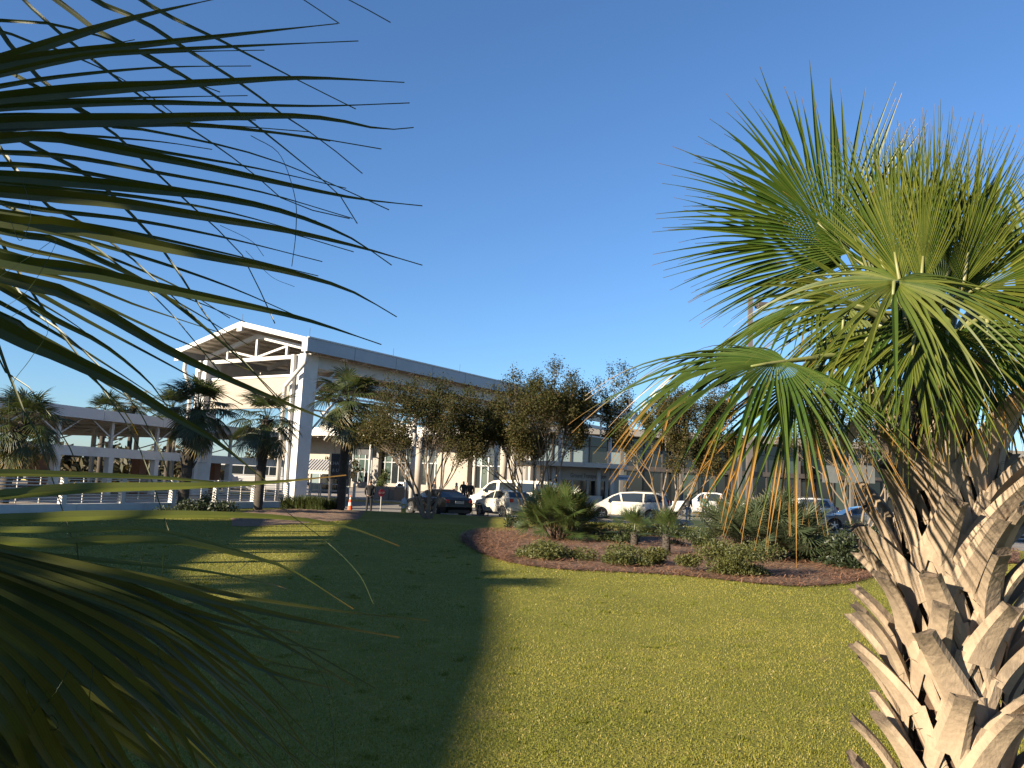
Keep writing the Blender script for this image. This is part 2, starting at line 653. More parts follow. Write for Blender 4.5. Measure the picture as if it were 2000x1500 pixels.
bed_near = [G(x, y, 0.15) for x, y in [(905, 1058), (945, 1082), (1000, 1100), (1090, 1112), (1200, 1117), (1330, 1124), (1450, 1137), (1550, 1145), (1640, 1140), (1715, 1122), (1800, 1104), (1990, 1100)]]
bed_far = [G(x, y, 0.15) for x, y in [(905, 1052), (925, 1041), (980, 1036), (1060, 1032), (1150, 1034), (1250, 1037), (1350, 1042), (1450, 1048), (1550, 1055), (1640, 1063), (1750, 1069), (1990, 1078)]]
BED_A, BED_B = mulch_bed('mulch_bed', bed_near, bed_far)
bed2_near = [G(x, y, 0.15) for x, y in [(452, 1026), (480, 1028), (530, 1026), (590, 1022), (650, 1018), (700, 1013)]]
bed2_far = [Vector((a, b, 0)) for a, b in [(-11.6, 34.6), (-11.9, 37.5), (-11.7, 40.0), (-11.2, 41.8), (-10.2, 43.3), (-7.5, 43.6)]]
BED2_A, BED2_B = mulch_bed('mulch_bed', bed2_near, bed2_far, 0.06)

# loose pine straw lying on the big bed
rs = np.random.RandomState(3)


def straw(name, A, B, n, seed):
    rs = np.random.RandomState(seed)
    V = np.zeros((n, 4, 3), np.float32)
    tint = np.zeros((n, 4, 4), np.float32)
    for i in range(n):
        u = rs.rand() * (len(A) - 1.001)
        k = int(u)
        f = u - k
        t = rs.rand() ** 1.5 - 0.018 * rs.rand()
        p = (A[k].lerp(A[k + 1], f)).lerp(B[k].lerp(B[k + 1], f), t)
        z = lawn_z(p.x, p.y) + 0.03 + 0.09 * min(1, max(-0.15, t * 5)) + rs.rand() * 0.05
        a = rs.rand() * math.pi
        L = 0.07 + 0.10 * rs.rand()
        w = 0.007
        dx, dy = math.cos(a) * L, math.sin(a) * L
        tz = (rs.rand() - 0.5) * 0.07
        V[i] = [(p.x - dx - dy * w / L, p.y - dy + dx * w / L, z - tz), (p.x - dx + dy * w / L, p.y - dy - dx * w / L, z - tz),
                (p.x + dx + dy * w / L, p.y + dy - dx * w / L, z + tz), (p.x + dx - dy * w / L, p.y + dy + dx * w / L, z + tz)]
        tint[i, :, 1] = rs.rand()
    F = np.arange(n * 4).reshape(n, 4)
    me = np_mesh(name, V.reshape(-1, 3), F, leaf_mat('straw_needles', (0.11, 0.050, 0.024), (0.42, 0.22, 0.115), (0.3, 0.15, 0.09), 0.1, 0.7), tint.reshape(-1, 4), 4)
    o = bpy.data.objects.new(name, me)
    COL.objects.link(o)
    o['kind'] = 'stuff'
    tag(o, 'loose reddish brown pine straw scattered over the planting bed', 'pine straw')
    return o


straw('pine_straw', BED_A, BED_B, 34000, 5)


# ------------------------------------------------------------------ turf blades
def turf():
    n = 650000
    rs = np.random.RandomState(11)
    d = 3.2 * np.exp(rs.rand(n) * math.log(34 / 3.2))
    x = (rs.rand(n) * 2 - 1) * (0.78 * d + 1.5)
    y = d
    ky = np.interp(x, KX, KY) - 0.3
    # keep off the beds
    nb = np.interp(x, [p.x for p in BED_A], [p.y for p in BED_A], left=99, right=99) - 0.05
    nb2 = np.interp(x, [p.x for p in BED2_A], [p.y for p in BED2_A], left=99, right=99)
    keep = (y < ky) & (y < nb + 0.12 * rs.rand(n)) & (y < nb2)
    x, y, d = x[keep], y[keep], d[keep]
    n = len(x)
    z = 0.14 + 0.16 * np.exp(-((y - 2) / 9.0) ** 2) + 0.02 * np.sin(x * 0.5 + 1) * np.sin(y * 0.37)
    h = (0.006 + 0.012 * rs.rand(n) ** 1.5) * (1 + 0.012 * d)
    w = 0.0013 + 0.0005 * d
    a = rs.rand(n) * math.pi * 2
    lean = rs.rand(n) * 0.9
    la = rs.rand(n) * math.pi * 2
    V = np.zeros((n, 3, 3), np.float32)
    V[:, 0] = np.stack([x - np.cos(a) * w, y - np.sin(a) * w, z - 0.004], 1)
    V[:, 1] = np.stack([x + np.cos(a) * w, y + np.sin(a) * w, z - 0.004], 1)
    V[:, 2] = np.stack([x + np.cos(la) * h * lean, y + np.sin(la) * h * lean, z + h], 1)
    tint = np.zeros((n, 3, 4), np.float32)
    patch = 0.5 + 0.40 * np.sin(x * 0.9 + 2 * np.sin(y * 0.45)) * np.sin(y * 0.7 + np.sin(x * 0.6))
    for fx, fy, am in ((2.3, 1.9, 0.16), (5.1, 4.3, 0.14), (11.7, 9.1, 0.14), (23.0, 19.0, 0.12)):
        patch = patch + am * np.sin(x * fx + 1.7 * np.sin(y * fy * 0.6 + fx)) * np.sin(y * fy + 1.3 * np.sin(x * fx * 0.5))
    tint[:, :, 1] = np.clip(rs.rand(n) * 0.40 + patch * 0.80 - 0.10, 0, 1)[:, None]
    tint[:, 2, 0] = 0.6
    tint[:, :, 2] = ((rs.rand(n) < 0.10) * 0.9)[:, None]
    # scattered coarser tufts
    nt_, per = 420, 46
    cd = 4.0 * np.exp(rs.rand(nt_) * math.log(24 / 4.0))
    cx = (rs.rand(nt_) * 2 - 1) * (0.72 * cd + 1)
    ok = cd < np.interp(cx, [p.x for p in BED_A], [p.y for p in BED_A], left=99, right=99) - 0.3
    cx, cd = cx[ok], cd[ok]
    rad = (0.02 + 0.10 * rs.rand(len(cx)) ** 2)
    tx = (cx[:, None] + rs.normal(0, 1, (len(cx), per)) * rad[:, None]).ravel()
    ty = (cd[:, None] + rs.normal(0, 1, (len(cx), per)) * rad[:, None]).ravel()
    m_ = len(tx)
    tz = 0.14 + 0.16 * np.exp(-((ty - 2) / 9.0) ** 2) + 0.02 * np.sin(tx * 0.5 + 1) * np.sin(ty * 0.37)
    th_ = 0.014 + 0.022 * rs.rand(m_)
    ta, tl, tla = rs.rand(m_) * 6.283, rs.rand(m_) * 1.2, rs.rand(m_) * 6.283
    tw = 0.0016 + 0.0004 * ty
    T3 = np.zeros((m_, 3, 3), np.float32)
    T3[:, 0] = np.stack([tx - np.cos(ta) * tw, ty - np.sin(ta) * tw, tz - 0.003], 1)
    T3[:, 1] = np.stack([tx + np.cos(ta) * tw, ty + np.sin(ta) * tw, tz - 0.003], 1)
    T3[:, 2] = np.stack([tx + np.cos(tla) * th_ * tl, ty + np.sin(tla) * th_ * tl, tz + th_], 1)
    tt = np.zeros((m_, 3, 4), np.float32)
    tt[:, :, 1] = (rs.rand(m_) * 0.3)[:, None]
    V = np.concatenate([V, T3])
    tint = np.concatenate([tint, tt])
    n = len(V)
    me = np_mesh('grass', V.reshape(-1, 3), np.arange(n * 3).reshape(n, 3),
                 leaf_mat('turf_blades', (0.142, 0.160, 0.018), (0.295, 0.260, 0.046), (0.42, 0.34, 0.11), 0.25, 0.6, spec=0.2), tint.reshape(-1, 4), 3)
    o = bpy.data.objects.new('grass', me)
    COL.objects.link(o)
    o['kind'] = 'stuff'
    tag(o, 'short mown yellow green lawn grass in the foreground', 'grass')


turf()


def litter():
    """scattered small fallen leaves on the turf"""
    rs = np.random.RandomState(8)
    n = 1400
    d = 4.2 * np.exp(rs.rand(n) * math.log(26 / 4.2))
    x = (rs.rand(n) * 2 - 1) * (0.7 * d + 1)
    nb = np.interp(x, [p.x for p in BED_A], [p.y for p in BED_A], left=99, right=99)
    k = d < nb
    x, d = x[k], d[k]
    n = len(x)
    z = 0.14 + 0.16 * np.exp(-((d - 2) / 9.0) ** 2) + 0.02 * np.sin(x * 0.5 + 1) * np.sin(d * 0.37) + 0.012
    a = rs.rand(n) * 6.283
    s = 0.006 + 0.009 * rs.rand(n)
    t = rs.rand(n) * 0.8
    V = np.zeros((n, 4, 3), np.float32)
    ca, sa = np.cos(a) * s, np.sin(a) * s
    V[:, 0] = np.stack([x - ca, d - sa, z - t * s], 1)
    V[:, 1] = np.stack([x + sa * 0.5, d - ca * 0.5, z + 0.003], 1)
    V[:, 2] = np.stack([x + ca, d + sa, z + t * s], 1)
    V[:, 3] = np.stack([x - sa * 0.5, d + ca * 0.5, z + 0.003], 1)
    tint = np.zeros((n, 4, 4), np.float32)
    tint[:, :, 1] = rs.rand(n)[:, None]
    o = bpy.data.objects.new('fallen_leaves', np_mesh('fallen_leaves', V.reshape(-1, 3), np.arange(n * 4).reshape(n, 4), leaf_mat('litter_leaf', (0.10, 0.06, 0.025), (0.45, 0.36, 0.18), (0.3, 0.2, 0.1), 0.2, 0.6), tint.reshape(-1, 4), 4))
    COL.objects.link(o)
    o['kind'] = 'stuff'
    tag(o, 'tiny dry fallen leaves scattered over the lawn', 'leaf litter')


litter()
# ================================================================== BUILDINGS
def thing_part(name, parent):
    o = bpy.data.objects.new(name, None)
    o.empty_display_size = 0.1
    COL.objects.link(o)
    o.parent = parent
    return o


def pavilion():
    W, L, ZE, ZR, Y1 = 11.7, 46.0, 9.7, 11.05, 1.3
    r = thing('open_pavilion', 'tall white open-sided canopy hall with gabled metal roof and trusses, behind the palms', 'canopy', P0, AX)
    xm = -W / 2
    # roof skins
    for s in (-1, 1):
        xe = 0.0 if s > 0 else -W
        mb = MB()
        th = 0.10
        mb.add([(xe, 0, ZE), (xm, 0, ZR), (xm, L, ZR), (xe, L, ZE), (xe, 0, ZE - th), (xm, 0, ZR - th), (xm, L, ZR - th), (xe, L, ZE - th)],
               [(0, 1, 2, 3), (7, 6, 5, 4), (0, 4, 5, 1), (3, 2, 6, 7), (0, 3, 7, 4)])
        rf = mb.build('roof_slope', soffit_tan, r)
        mb = MB()
        mb.add([(xe, -0.02, ZE + 0.02), (xm, -0.02, ZR + 0.02), (xm, L, ZR + 0.02), (xe, L, ZE + 0.02)], [(0, 1, 2, 3)])
        mb.build('roof_sheet', roof_metal, rf)
        # ribs of the metal deck seen from below
        for k in range(1, 9):
            t = k / 9
            x = xe + (xm - xe) * t
            z = ZE + (ZR - ZE) * t - th - 0.06
            MB().beam((x, 0.1, z), (x, L, z), 0.10, 0.12).build('purlin', soffit_tan, rf)
        MB().beam((xe, -0.03, ZE - 0.08), (xm, -0.03, ZR - 0.08), 0.10, 0.30).build('rake_board', white_steel, r)
    box('ridge_bracket', (xm - 0.22, -0.14, ZR - 0.55), (xm + 0.22, 0.05, ZR - 0.22), white_steel, r)
    # fascia panels along both eaves
    for side, x in ((1, 0.10), (-1, -W - 0.10)):
        n = 12
        for k in range(n):
            y0, y1 = k * L / n, (k + 1) * L / n - 0.03
            box('fascia_panel', (x - 0.06, y0, ZE - 0.72), (x + 0.06, y1, ZE + 0.02), metal_fascia, r)
        box('gutter_edge', (x - 0.08, 0, ZE + 0.03), (x + 0.10, L, ZE + 0.12), white_steel, r)
        box('gutter_end', (x - 0.35, -0.10, ZE - 0.75), (x + 0.10, -0.01, ZE + 0.05), white_steel, r)
    # columns
    for side in (1, -1):
        xc = -1.45 if side > 0 else -W + 1.25
        y = Y1
        k = 0
        while y < L:
            if k:
                if side < 0 and k < 3:
                    y += 10.3
                    k += 1
                    continue
                MB().tube([(xc + 0.2 * side, y, 0), (xc + 0.2 * side, y, 8.3)], 0.17, 10).build('slim_column', white_steel, r, smooth=True)
                y += 10.3
                k += 1
                continue
            c = thing_part('column', r)
            MB().taper((xc + 0.14, y - 0.46, 0), (xc + 0.42, y + 0.46, 0), (xc + 0.22, y - 0.56, 9.0), (xc + 0.58, y + 0.56, 9.0)).build('shaft', white_paint, c)
            box('web', (xc - 0.42, y - 0.22, 0), (xc + 0.30, y + 0.22, 9.0), mat('recess_paint', (0.45, 0.45, 0.45), 0.6, (0.38, 0.38, 0.38), 1.0, 0.6), c)
            MB().taper((xc - 0.60, y - 0.40, 0), (xc - 0.425, y + 0.40, 0), (xc - 0.64, y - 0.48, 9.0), (xc - 0.425, y + 0.48, 9.0)).build('shaft', white_paint, c)
            box('base', (xc - 0.8, y - 0.6, 0.0), (xc + 0.6, y + 0.6, 0.35), concrete, c)
            # three downpipes bent out to the gutter at the first columns
            if k == 0:
                xo = side * 1
                xg = 0.0 if side > 0 else -W
                xp = xc - 0.8 if side > 0 else xc - 0.75
                pipe = [(xg - 0.25 * side, y - 1.05, 9.0), (xg - 0.25 * side, y - 1.05, 8.35), (xp + 0.1, y - 0.72, 7.1), (xp, y - 0.66, 6.8), (xp, y - 0.66, 0.3)]
                MB().tube(pipe, 0.13, 8).build('downpipe', white_steel, c, smooth=True)
            y += 10.3
            k += 1
    # side girders
    for side in (1, -1):
        x = -1.1 if side > 0 else -W + 1.1
        box('girder', (x - 0.14, 0.7, 8.28), (x + 0.14, L, 9.0), white_steel, r)
        box('rail_beam', (x - 0.10, 1.9, 7.55), (x + 0.10, L, 7.85), white_steel, r)
        box('rail_beam', (x - 0.08, 1.9, 6.7), (x + 0.08, L, 6.82), white_steel, r)
        for k in range(9):
            yy = 3.9 + k * 5.15
            box('hanger_post', (x - 0.07, yy, 6.83), (x + 0.07, yy + 0.16, 8.27), white_steel, r)
        for k in range(4):
            yy = 1.9 + k * 10.3
            MB().beam((x, yy, 6.85), (x, yy + 1.6, 8.2), 0.10, 0.14).build('knee_brace', white_steel, r)
            MB().beam((x, yy, 4.6), (x, yy + 2.0, 6.65), 0.08, 0.10).build('knee_brace', white_steel, r)
    # roof trusses
    for k in range(9):
        y = Y1 + 0.05 + k * 5.15
        t = thing_part('truss', r)
        zb, zt = 8.95, ZR - 0.62
        xl, xr = -W + 0.9, -0.9
        MB().beam((xl, y, zb), (xr, y, zb), 0.20, 0.23).build('bottom_chord', white_steel, t)
        for s in (-1, 1):
            xe = xr if s > 0 else xl
            MB().beam((xe, y, zb + 0.36), (xm, y, zt), 0.20, 0.26).build('top_chord', white_steel, t)
        for f in (0.22, 0.5, 0.78):
            x = xl + (xr - xl) * f
            zz = zb + 0.36 + (zt - zb - 0.36) * (1 - abs(f - 0.5) * 2)
            MB().beam((x, y, zb + 0.14), (x, y, zz - 0.1), 0.16, 0.16, (1, 0, 0)).build('web_post', white_steel, t)
        for f0, f1 in ((0.5, 0.78), (0.5, 0.22)):
            x0, x1 = xl + (xr - xl) * f0, xl + (xr - xl) * f1
            zz = zb + 0.36 + (zt - zb - 0.36) * (1 - abs(f1 - 0.5) * 2)
            MB().beam((x0, y + 0.01, zb + 0.12), (x1, y + 0.01, zz - 0.15), 0.13, 0.13).build('web_diagonal', white_steel, t)
    # gable wall panel and the light bridge under it
    w = box('gable_wall', (-W + 1.75, Y1 - 0.12, 5.85), (-2.2, Y1 + 0.12, 7.72), cream_wall, r)
    box('wall_cap', (-W + 1.70, Y1 - 0.18, 7.73), (-2.15, Y1 + 0.18, 7.86), white_paint, w)
    box('wall_joint_band', (-W + 1.76, Y1 - 0.135, 6.18), (-2.21, Y1 - 0.121, 6.22), grey_wall, w)
    for yb in (Y1 + 10.3, Y1 + 20.6):
        MB().beam((-W + 1.2, yb, 5.6), (-1.2, yb, 5.6), 0.16, 0.22).build('tie_beam', white_steel, r)
        MB().beam((-W + 1.2, yb, 6.6), (-1.2, yb, 6.6), 0.16, 0.18).build('tie_beam', white_steel, r)
        for k in range(6):
            x0 = -W + 1.2 + k * (W - 2.4) / 6
            MB().beam((x0, yb + 0.01, 5.72 if k % 2 else 6.5), (x0 + (W - 2.4) / 6, yb + 0.01, 6.5 if k % 2 else 5.72), 0.09, 0.09).build('tie_diagonal', white_steel, r)
    # hanging lamps in the hall and lightning rods on the roof
    for k in range(8):
        y = 3.5 + k * 5.15
        for x in (-W * 0.32, -W * 0.68):
            box('strip_lamp', (x - 0.06, y, 8.40), (x + 0.06, y + 1.6, 8.50), white_steel, r)
    for x, y in ((xm, 0.05), (0.0, 0.2), (0, 7.5), (0, 14.8), (0, 22.0), (-W, 0.2)):
        z = ZR if x == xm else ZE + 0.1
        MB().tube([(x, y, z), (x, y, z + 0.55)], 0.012, 5).build('lightning_rod', dark_metal, r)


pavilion()


def walkway():
    """covered walkway on the left, running 16 degrees right of the view"""
    O = Vector((-25.4, 31.6, 0.0))
    az = R_(-16.3)
    r = thing('covered_walkway', 'long low covered walkway with grey metal roof edge and braced posts, on the left', 'walkway', O, az)
    # local: y along, x right. the near roof edge is x = 0
    L = 31.0
    mb = MB()
    WR = 26.0
    mb.add([(0, -6, 4.62), (-WR, -6, 4.72), (-WR, L, 4.72), (0, L, 4.62), (0, -6, 4.52), (-WR, -6, 4.62), (-WR, L, 4.62), (0, L, 4.52)],
           [(0, 1, 2, 3), (7, 6, 5, 4), (0, 4, 5, 1), (3, 2, 6, 7), (0, 3, 7, 4), (1, 5, 6, 2)])
    rf = mb.build('roof', soffit_tan, r)
    mb = MB()
    mb.add([(0.02, -6, 4.64), (-WR, -6, 4.74), (-WR, L, 4.74), (0.02, L, 4.64)], [(0, 1, 2, 3)])
    mb.build('roof_sheet', roof_metal, rf)
    for k in range(8):
        y0 = -6 + k * 4.62
        box('fascia_panel', (0.03, y0, 4.36), (0.10, y0 + 4.59, 4.92), mat('walkway_fascia', (0.58, 0.60, 0.64), 0.4, (0.50, 0.52, 0.55), 0.9, 0.7), rf)
    for k in range(1, 16):
        x = -WR * k / 16
        MB().beam((x, -6, 4.44), (x, L, 4.44), 0.10, 0.18).build('purlin', soffit_tan, rf)
    # low beam
    box('beam', (-0.50, -6, 2.42), (-0.20, L, 2.92), white_paint, r)
    box('beam', (-5.0, -6, 2.75), (-4.8, L, 3.0), white_steel, r)
    box('beam', (-WR + 0.2, -6, 3.4), (-WR + 0.5, L, 3.9), white_steel, r)
    for k in range(10):
        y = -4.4 + k * 3.6
        c = thing_part('post', r)
        box('lower_post', (-0.52, y - 0.17, 0.3), (-0.18, y + 0.17, 2.415), white_paint, c)
        box('upper_post', (-0.43, y - 0.09, 2.925), (-0.27, y + 0.09, 4.42), white_steel, c)
        MB().beam((-0.35, y + 0.05, 3.5), (-0.35, y + 1.5, 4.40), 0.07, 0.07).build('brace', white_steel, c)
        MB().beam((-0.35, y - 0.05, 3.5), (-0.35, y - 1.5, 4.40), 0.07, 0.07).build('brace', white_steel, c)
        MB().beam((-0.45, y, 4.28), (-WR, y, 4.28), 0.14, 0.14).build('rafter', white_steel, c)
        MB().beam((-0.45, y, 4.3), (-4.9, y, 3.1), 0.06, 0.06).build('brace', white_steel, c)
        box('back_post', (-5.0, y - 0.1, 0.3), (-4.8, y + 0.1, 4.2), white_steel, c)
        box('back_post', (-WR + 0.3, y - 0.12, 0.3), (-WR + 0.55, y + 0.12, 4.2), white_steel, c)
        if k % 2 == 0:
            box('brick_pier', (-2.1, y + 0.15, 0.3), (-1.5, y + 0.75, 2.75), brick_mat, c)


walkway()

# paved ramp behind the low wall
rp = [(-19.5, 26.5), (-17.7, 28.5), (-14.95, 35.9), (-11.8, 44.6), (-11.0, 47.0), (-13, 54), (-30, 66), (-60, 66), (-60, 26.5)]
sheet('walkway_pavement', rp, 0.36, MATS['pavement_concrete'], 0.4)


def railing():
    a, b = Vector((-17.75, 28.3, 0)), Vector((-11.95, 44.4, 0))
    d = (b - a)
    L = d.length
    rz = math.atan2(d.y, d.x)
    w = thing('low_wall', 'low white rendered retaining wall below the railing, left', 'wall', a, rz)
    n = 5
    for k in range(n):
        box('wall_section', (k * L / n, -0.13, -0.05), ((k + 1) * L / n - 0.012, 0.13, 0.46), mat('wall_white', (0.66, 0.65, 0.63), 0.6, (0.57, 0.56, 0.54), 1.5, 0.7, stain=(0.40, 0.38, 0.34), sscale=1.2, samt=0.4), w)
    r = thing('railing', 'white steel railing with horizontal bars on the low wall', 'railing', a + Vector((0, 0, 0.46)), rz)
    ns = 6
    for k in range(ns + 1):
        x = k * L / ns
        MB().taper((x - 0.11, -0.11, 0), (x + 0.11, 0.11, 0), (x - 0.09, -0.09, 1.0), (x + 0.09, 0.09, 1.0)).build('post', white_steel, r)
        if k < ns:
            for j in range(8):
                z = 0.10 + j * 0.115
                box('bar', (x + 0.11, -0.018, z), (x + L / ns - 0.11, 0.018, z + 0.036), white_steel, r)
            for f in (0.33, 0.66):
                xx = x + L / ns * f
                box('baluster', (xx - 0.02, 0.022, 0.04), (xx + 0.02, 0.05, 0.98), white_steel, r)
            box('top_rail', (x + 0.095, -0.04, 0.985), (x + L / ns - 0.095, 0.04, 1.03), white_steel, r)


railing()


def terminal():
    YL, YF = 60.0, 67.0
    r = thing('terminal_building', 'cream terminal wing with deep flat canopy and tall glass entrance, in the background', 'building', P0, AX)
    x0, zb = on_y(598, 853, YL)
    x1, _ = on_y(985, 853, YL)
    zb = 8.15
    box('canopy_slab', (x0 - 12, YL, zb), (x1 + 2, YL + 30, zb + 1.15), cream_wall, r)
    box('canopy_edge', (x0 - 12, YL - 0.35, zb + 0.02), (x1 + 2.2, YL - 0.003, zb + 1.3), white_paint, r)
    box('canopy_edge_step', (x0 - 12, YL - 0.5, zb + 0.72), (x1 + 2.3, YL - 0.353, zb + 1.25), white_paint, r)
    for k in range(10):
        xx = x0 - 10 + k * 6.2
        MB().beam((xx, YL + 0.2, zb - 0.15), (xx + 2.0, YF, zb - 0.15), 0.35, 0.3).build('soffit_beam', grey_wall, r)
    # block behind the bus shelter
    a, _ = on_y(585, 900, YF)
    b, _ = on_y(680, 900, YF)
    box('wall', (a - 10, YF, 0.15), (b, YF + 6, zb), cream_wall, r)
    # grey pier
    p, _ = on_y(728, 900, YF - 1)
    q, _ = on_y(739, 900, YF - 1)
    box('pier', (p, YF - 1, 0.15), (q, YF - 0.2, zb), grey_wall, r)
    # tall glazing
    def glazing(px0, px1, n, y, z0, z1, rows, panes, pm=None):
        a, _ = on_y(px0, 900, y)
        b, _ = on_y(px1, 900, y)
        g = thing_part('glass_wall', r)
        box('plinth', (a, y - 0.25, 0.15), (b, y + 0.1, z0), concrete, g)
        box('head_band', (a, y - 0.2, z1), (b, y + 0.2, zb - 0.01), grey_wall, g)
        box('dark_room', (a, y + 3.5, z0), (b, y + 3.6, z1), mat('interior', (0.05, 0.05, 0.045), 0.8, (0.12, 0.11, 0.09), 0.6, 0.9), g)
        for k in range(n + 1):
            x = a + (b - a) * k / n
            box('mullion', (x - 0.09, y - 0.14, z0), (x + 0.09, y + 0.10, z1), alu, g)
        zs = [z0] + [z0 + (z1 - z0) * f for f in rows] + [z1]
        for j in range(len(zs) - 1):
            if j:
                box('transom', (a, y - 0.11, zs[j] - 0.07), (b, y + 0.08, zs[j] + 0.07), alu, g)
            for k in range(n):
                xa, xb = a + (b - a) * k / n + 0.09, a + (b - a) * (k + 1) / n - 0.09
                m = RNG.choice(panes)
                o = box('pane', (xa, y - 0.03, zs[j] + (0.07 if j else 0)), (xb, y - 0.01, zs[j + 1] - (0.07 if j < len(zs) - 2 else 0)), m, g)
        return g
    glazing(690, 727, 3, YF, 1.1, zb - 1.6, [0.3, 0.68], [green_glass, dark_glass, green_glass])
    glazing(740, 866, 9, YF, 1.1, zb - 1.7, [0.62], [green_glass, dark_glass, green_glass, dark_glass, dark_glass, pale_glass])
    a, _ = on_y(867, 900, YF)
    b, _ = on_y(926, 900, YF)
    wl = box('wall', (a, YF - 1.6, 0.15), (b, YF + 0.6, zb - 0.01), cream_wall, r)
    box('wall_base', (a - 0.02, YF - 1.75, 0.15), (b + 0.02, YF - 1.603, 0.95), cream_wall, wl)
    glazing(928, 1012, 6, YF, 1.0, zb - 1.2, [0.55, 0.8], [dark_glass, dark_glass, pale_glass, green_glass])
    # black fascia sign over the entrance
    a, z0 = on_y(700, 888, YF - 2)
    b, z1 = on_y(724, 876, YF - 2)
    box('sign_board', (a, YF - 2.2, z0), (b, YF - 2.0, z1), black_sign, r)
    # slim lit poles of the canopy
    for px in (722, 806):
        x, _ = on_y(px, 900, YL + 0.6)
        MB().tube([(x, YL + 0.6, 0.15), (x, YL + 0.6, zb)], 0.16, 8).build('slim_pole', white_steel, r, smooth=True)
    for px in (818, 984, 1002):
        x, _ = on_y(px, 900, YL - 14)
        MB().tube([(x, YL - 14, 0.15), (x, YL - 14, 7.5)], 0.42, 16).build('round_column', cream_wall, r, smooth=True)


terminal()


def long_wing():
    """glazed wing behind the booth and on to the right, facing the road"""
    Yw = 102.0
    a, b = Vector((3.0, Yw, 0)), Vector((75.0, Yw + 14, 0))
    rz = math.atan2(b.y - a.y, b.x - a.x)
    L = (b - a).length
    r = thing('glazed_wing', 'long dark glazed terminal wing with flat roof behind the trees, right', 'building', a, rz)
    H = 8.4
    box('roof_slab', (-1, -2.6, H), (L + 1, 24, H + 0.9), grey_wall, r)
    box('back_wall', (0, 4, 0.15), (L, 24, H - 0.01), grey_wall, r)
    box('floor_band', (0, -0.30, 4.15), (L, 0.3, 4.75), dark_metal, r)  # dark band colour stands in for canopy shade on the wing
    n = 30
    for k in range(n + 1):
        x = L * k / n
        box('mullion', (x - 0.09, -0.16, 0.16), (x + 0.09, 0.2, H - 0.01), dark_metal, r)
    for k in range(n):
        xa, xb = L * k / n + 0.09, L * (k + 1) / n - 0.09
        up = pale_glass if (k < 5 and k not in (3,)) else RNG.choice([dark_glass, dark_glass, dark_glass, green_glass])
        box('pane', (xa, -0.02, 4.76), (xb, 0.02, 6.9), up, r)
        box('pane', (xa, -0.02, 7.0), (xb, 0.02, H - 0.01), dark_glass, r)
        box('transom', (xa, -0.10, 6.9), (xb, 0.1, 7.0), dark_metal, r)
        box('pane', (xa, -0.02, 0.2), (xb, 0.02, 4.14), RNG.choice([dark_glass, dark_glass, dark_glass, green_glass]), r)
    for k in range(9):
        x = 3 + k * 8
        box('pier', (x - 0.22, -2.2, 0.15), (x + 0.22, -1.8, H - 0.003), mat('pier_shaded', (0.12, 0.11, 0.10), 0.7, (0.09, 0.085, 0.08), 1.0, 0.7), r)  # pier colour darkened in place of the canopy's shade
    # pale board hung between the piers at the far right
    for (px0, px1) in ((1604, 1634), (1652, 1705)):
        p0, n0 = a + Vector((0, -2.4, 0)), Vector((-math.sin(rz), math.cos(rz), 0))
        u = Vector((math.cos(rz), math.sin(rz), 0))
        q0, q1 = plane_hit(px0, 942, p0, n0), plane_hit(px1, 910, p0, n0)
        x0_, x1_ = (q0 - a).dot(u), (q1 - a).dot(u)
        box('awning_board', (x0_, -2.75, q0.z), (x1_, -2.65, q1.z), mat('awning_grey', (0.16, 0.17, 0.16), 0.7, (0.12, 0.13, 0.125), 1.0, 0.8), r)


long_wing()


booth_cream = mat('booth_cream', (0.56, 0.50, 0.42), 0.7, (0.49, 0.435, 0.365), 1.5, 0.7, stain=(0.40, 0.35, 0.29), sscale=0.7, samt=0.3)  # cream lightened to make up for the hall's shadow on the booth


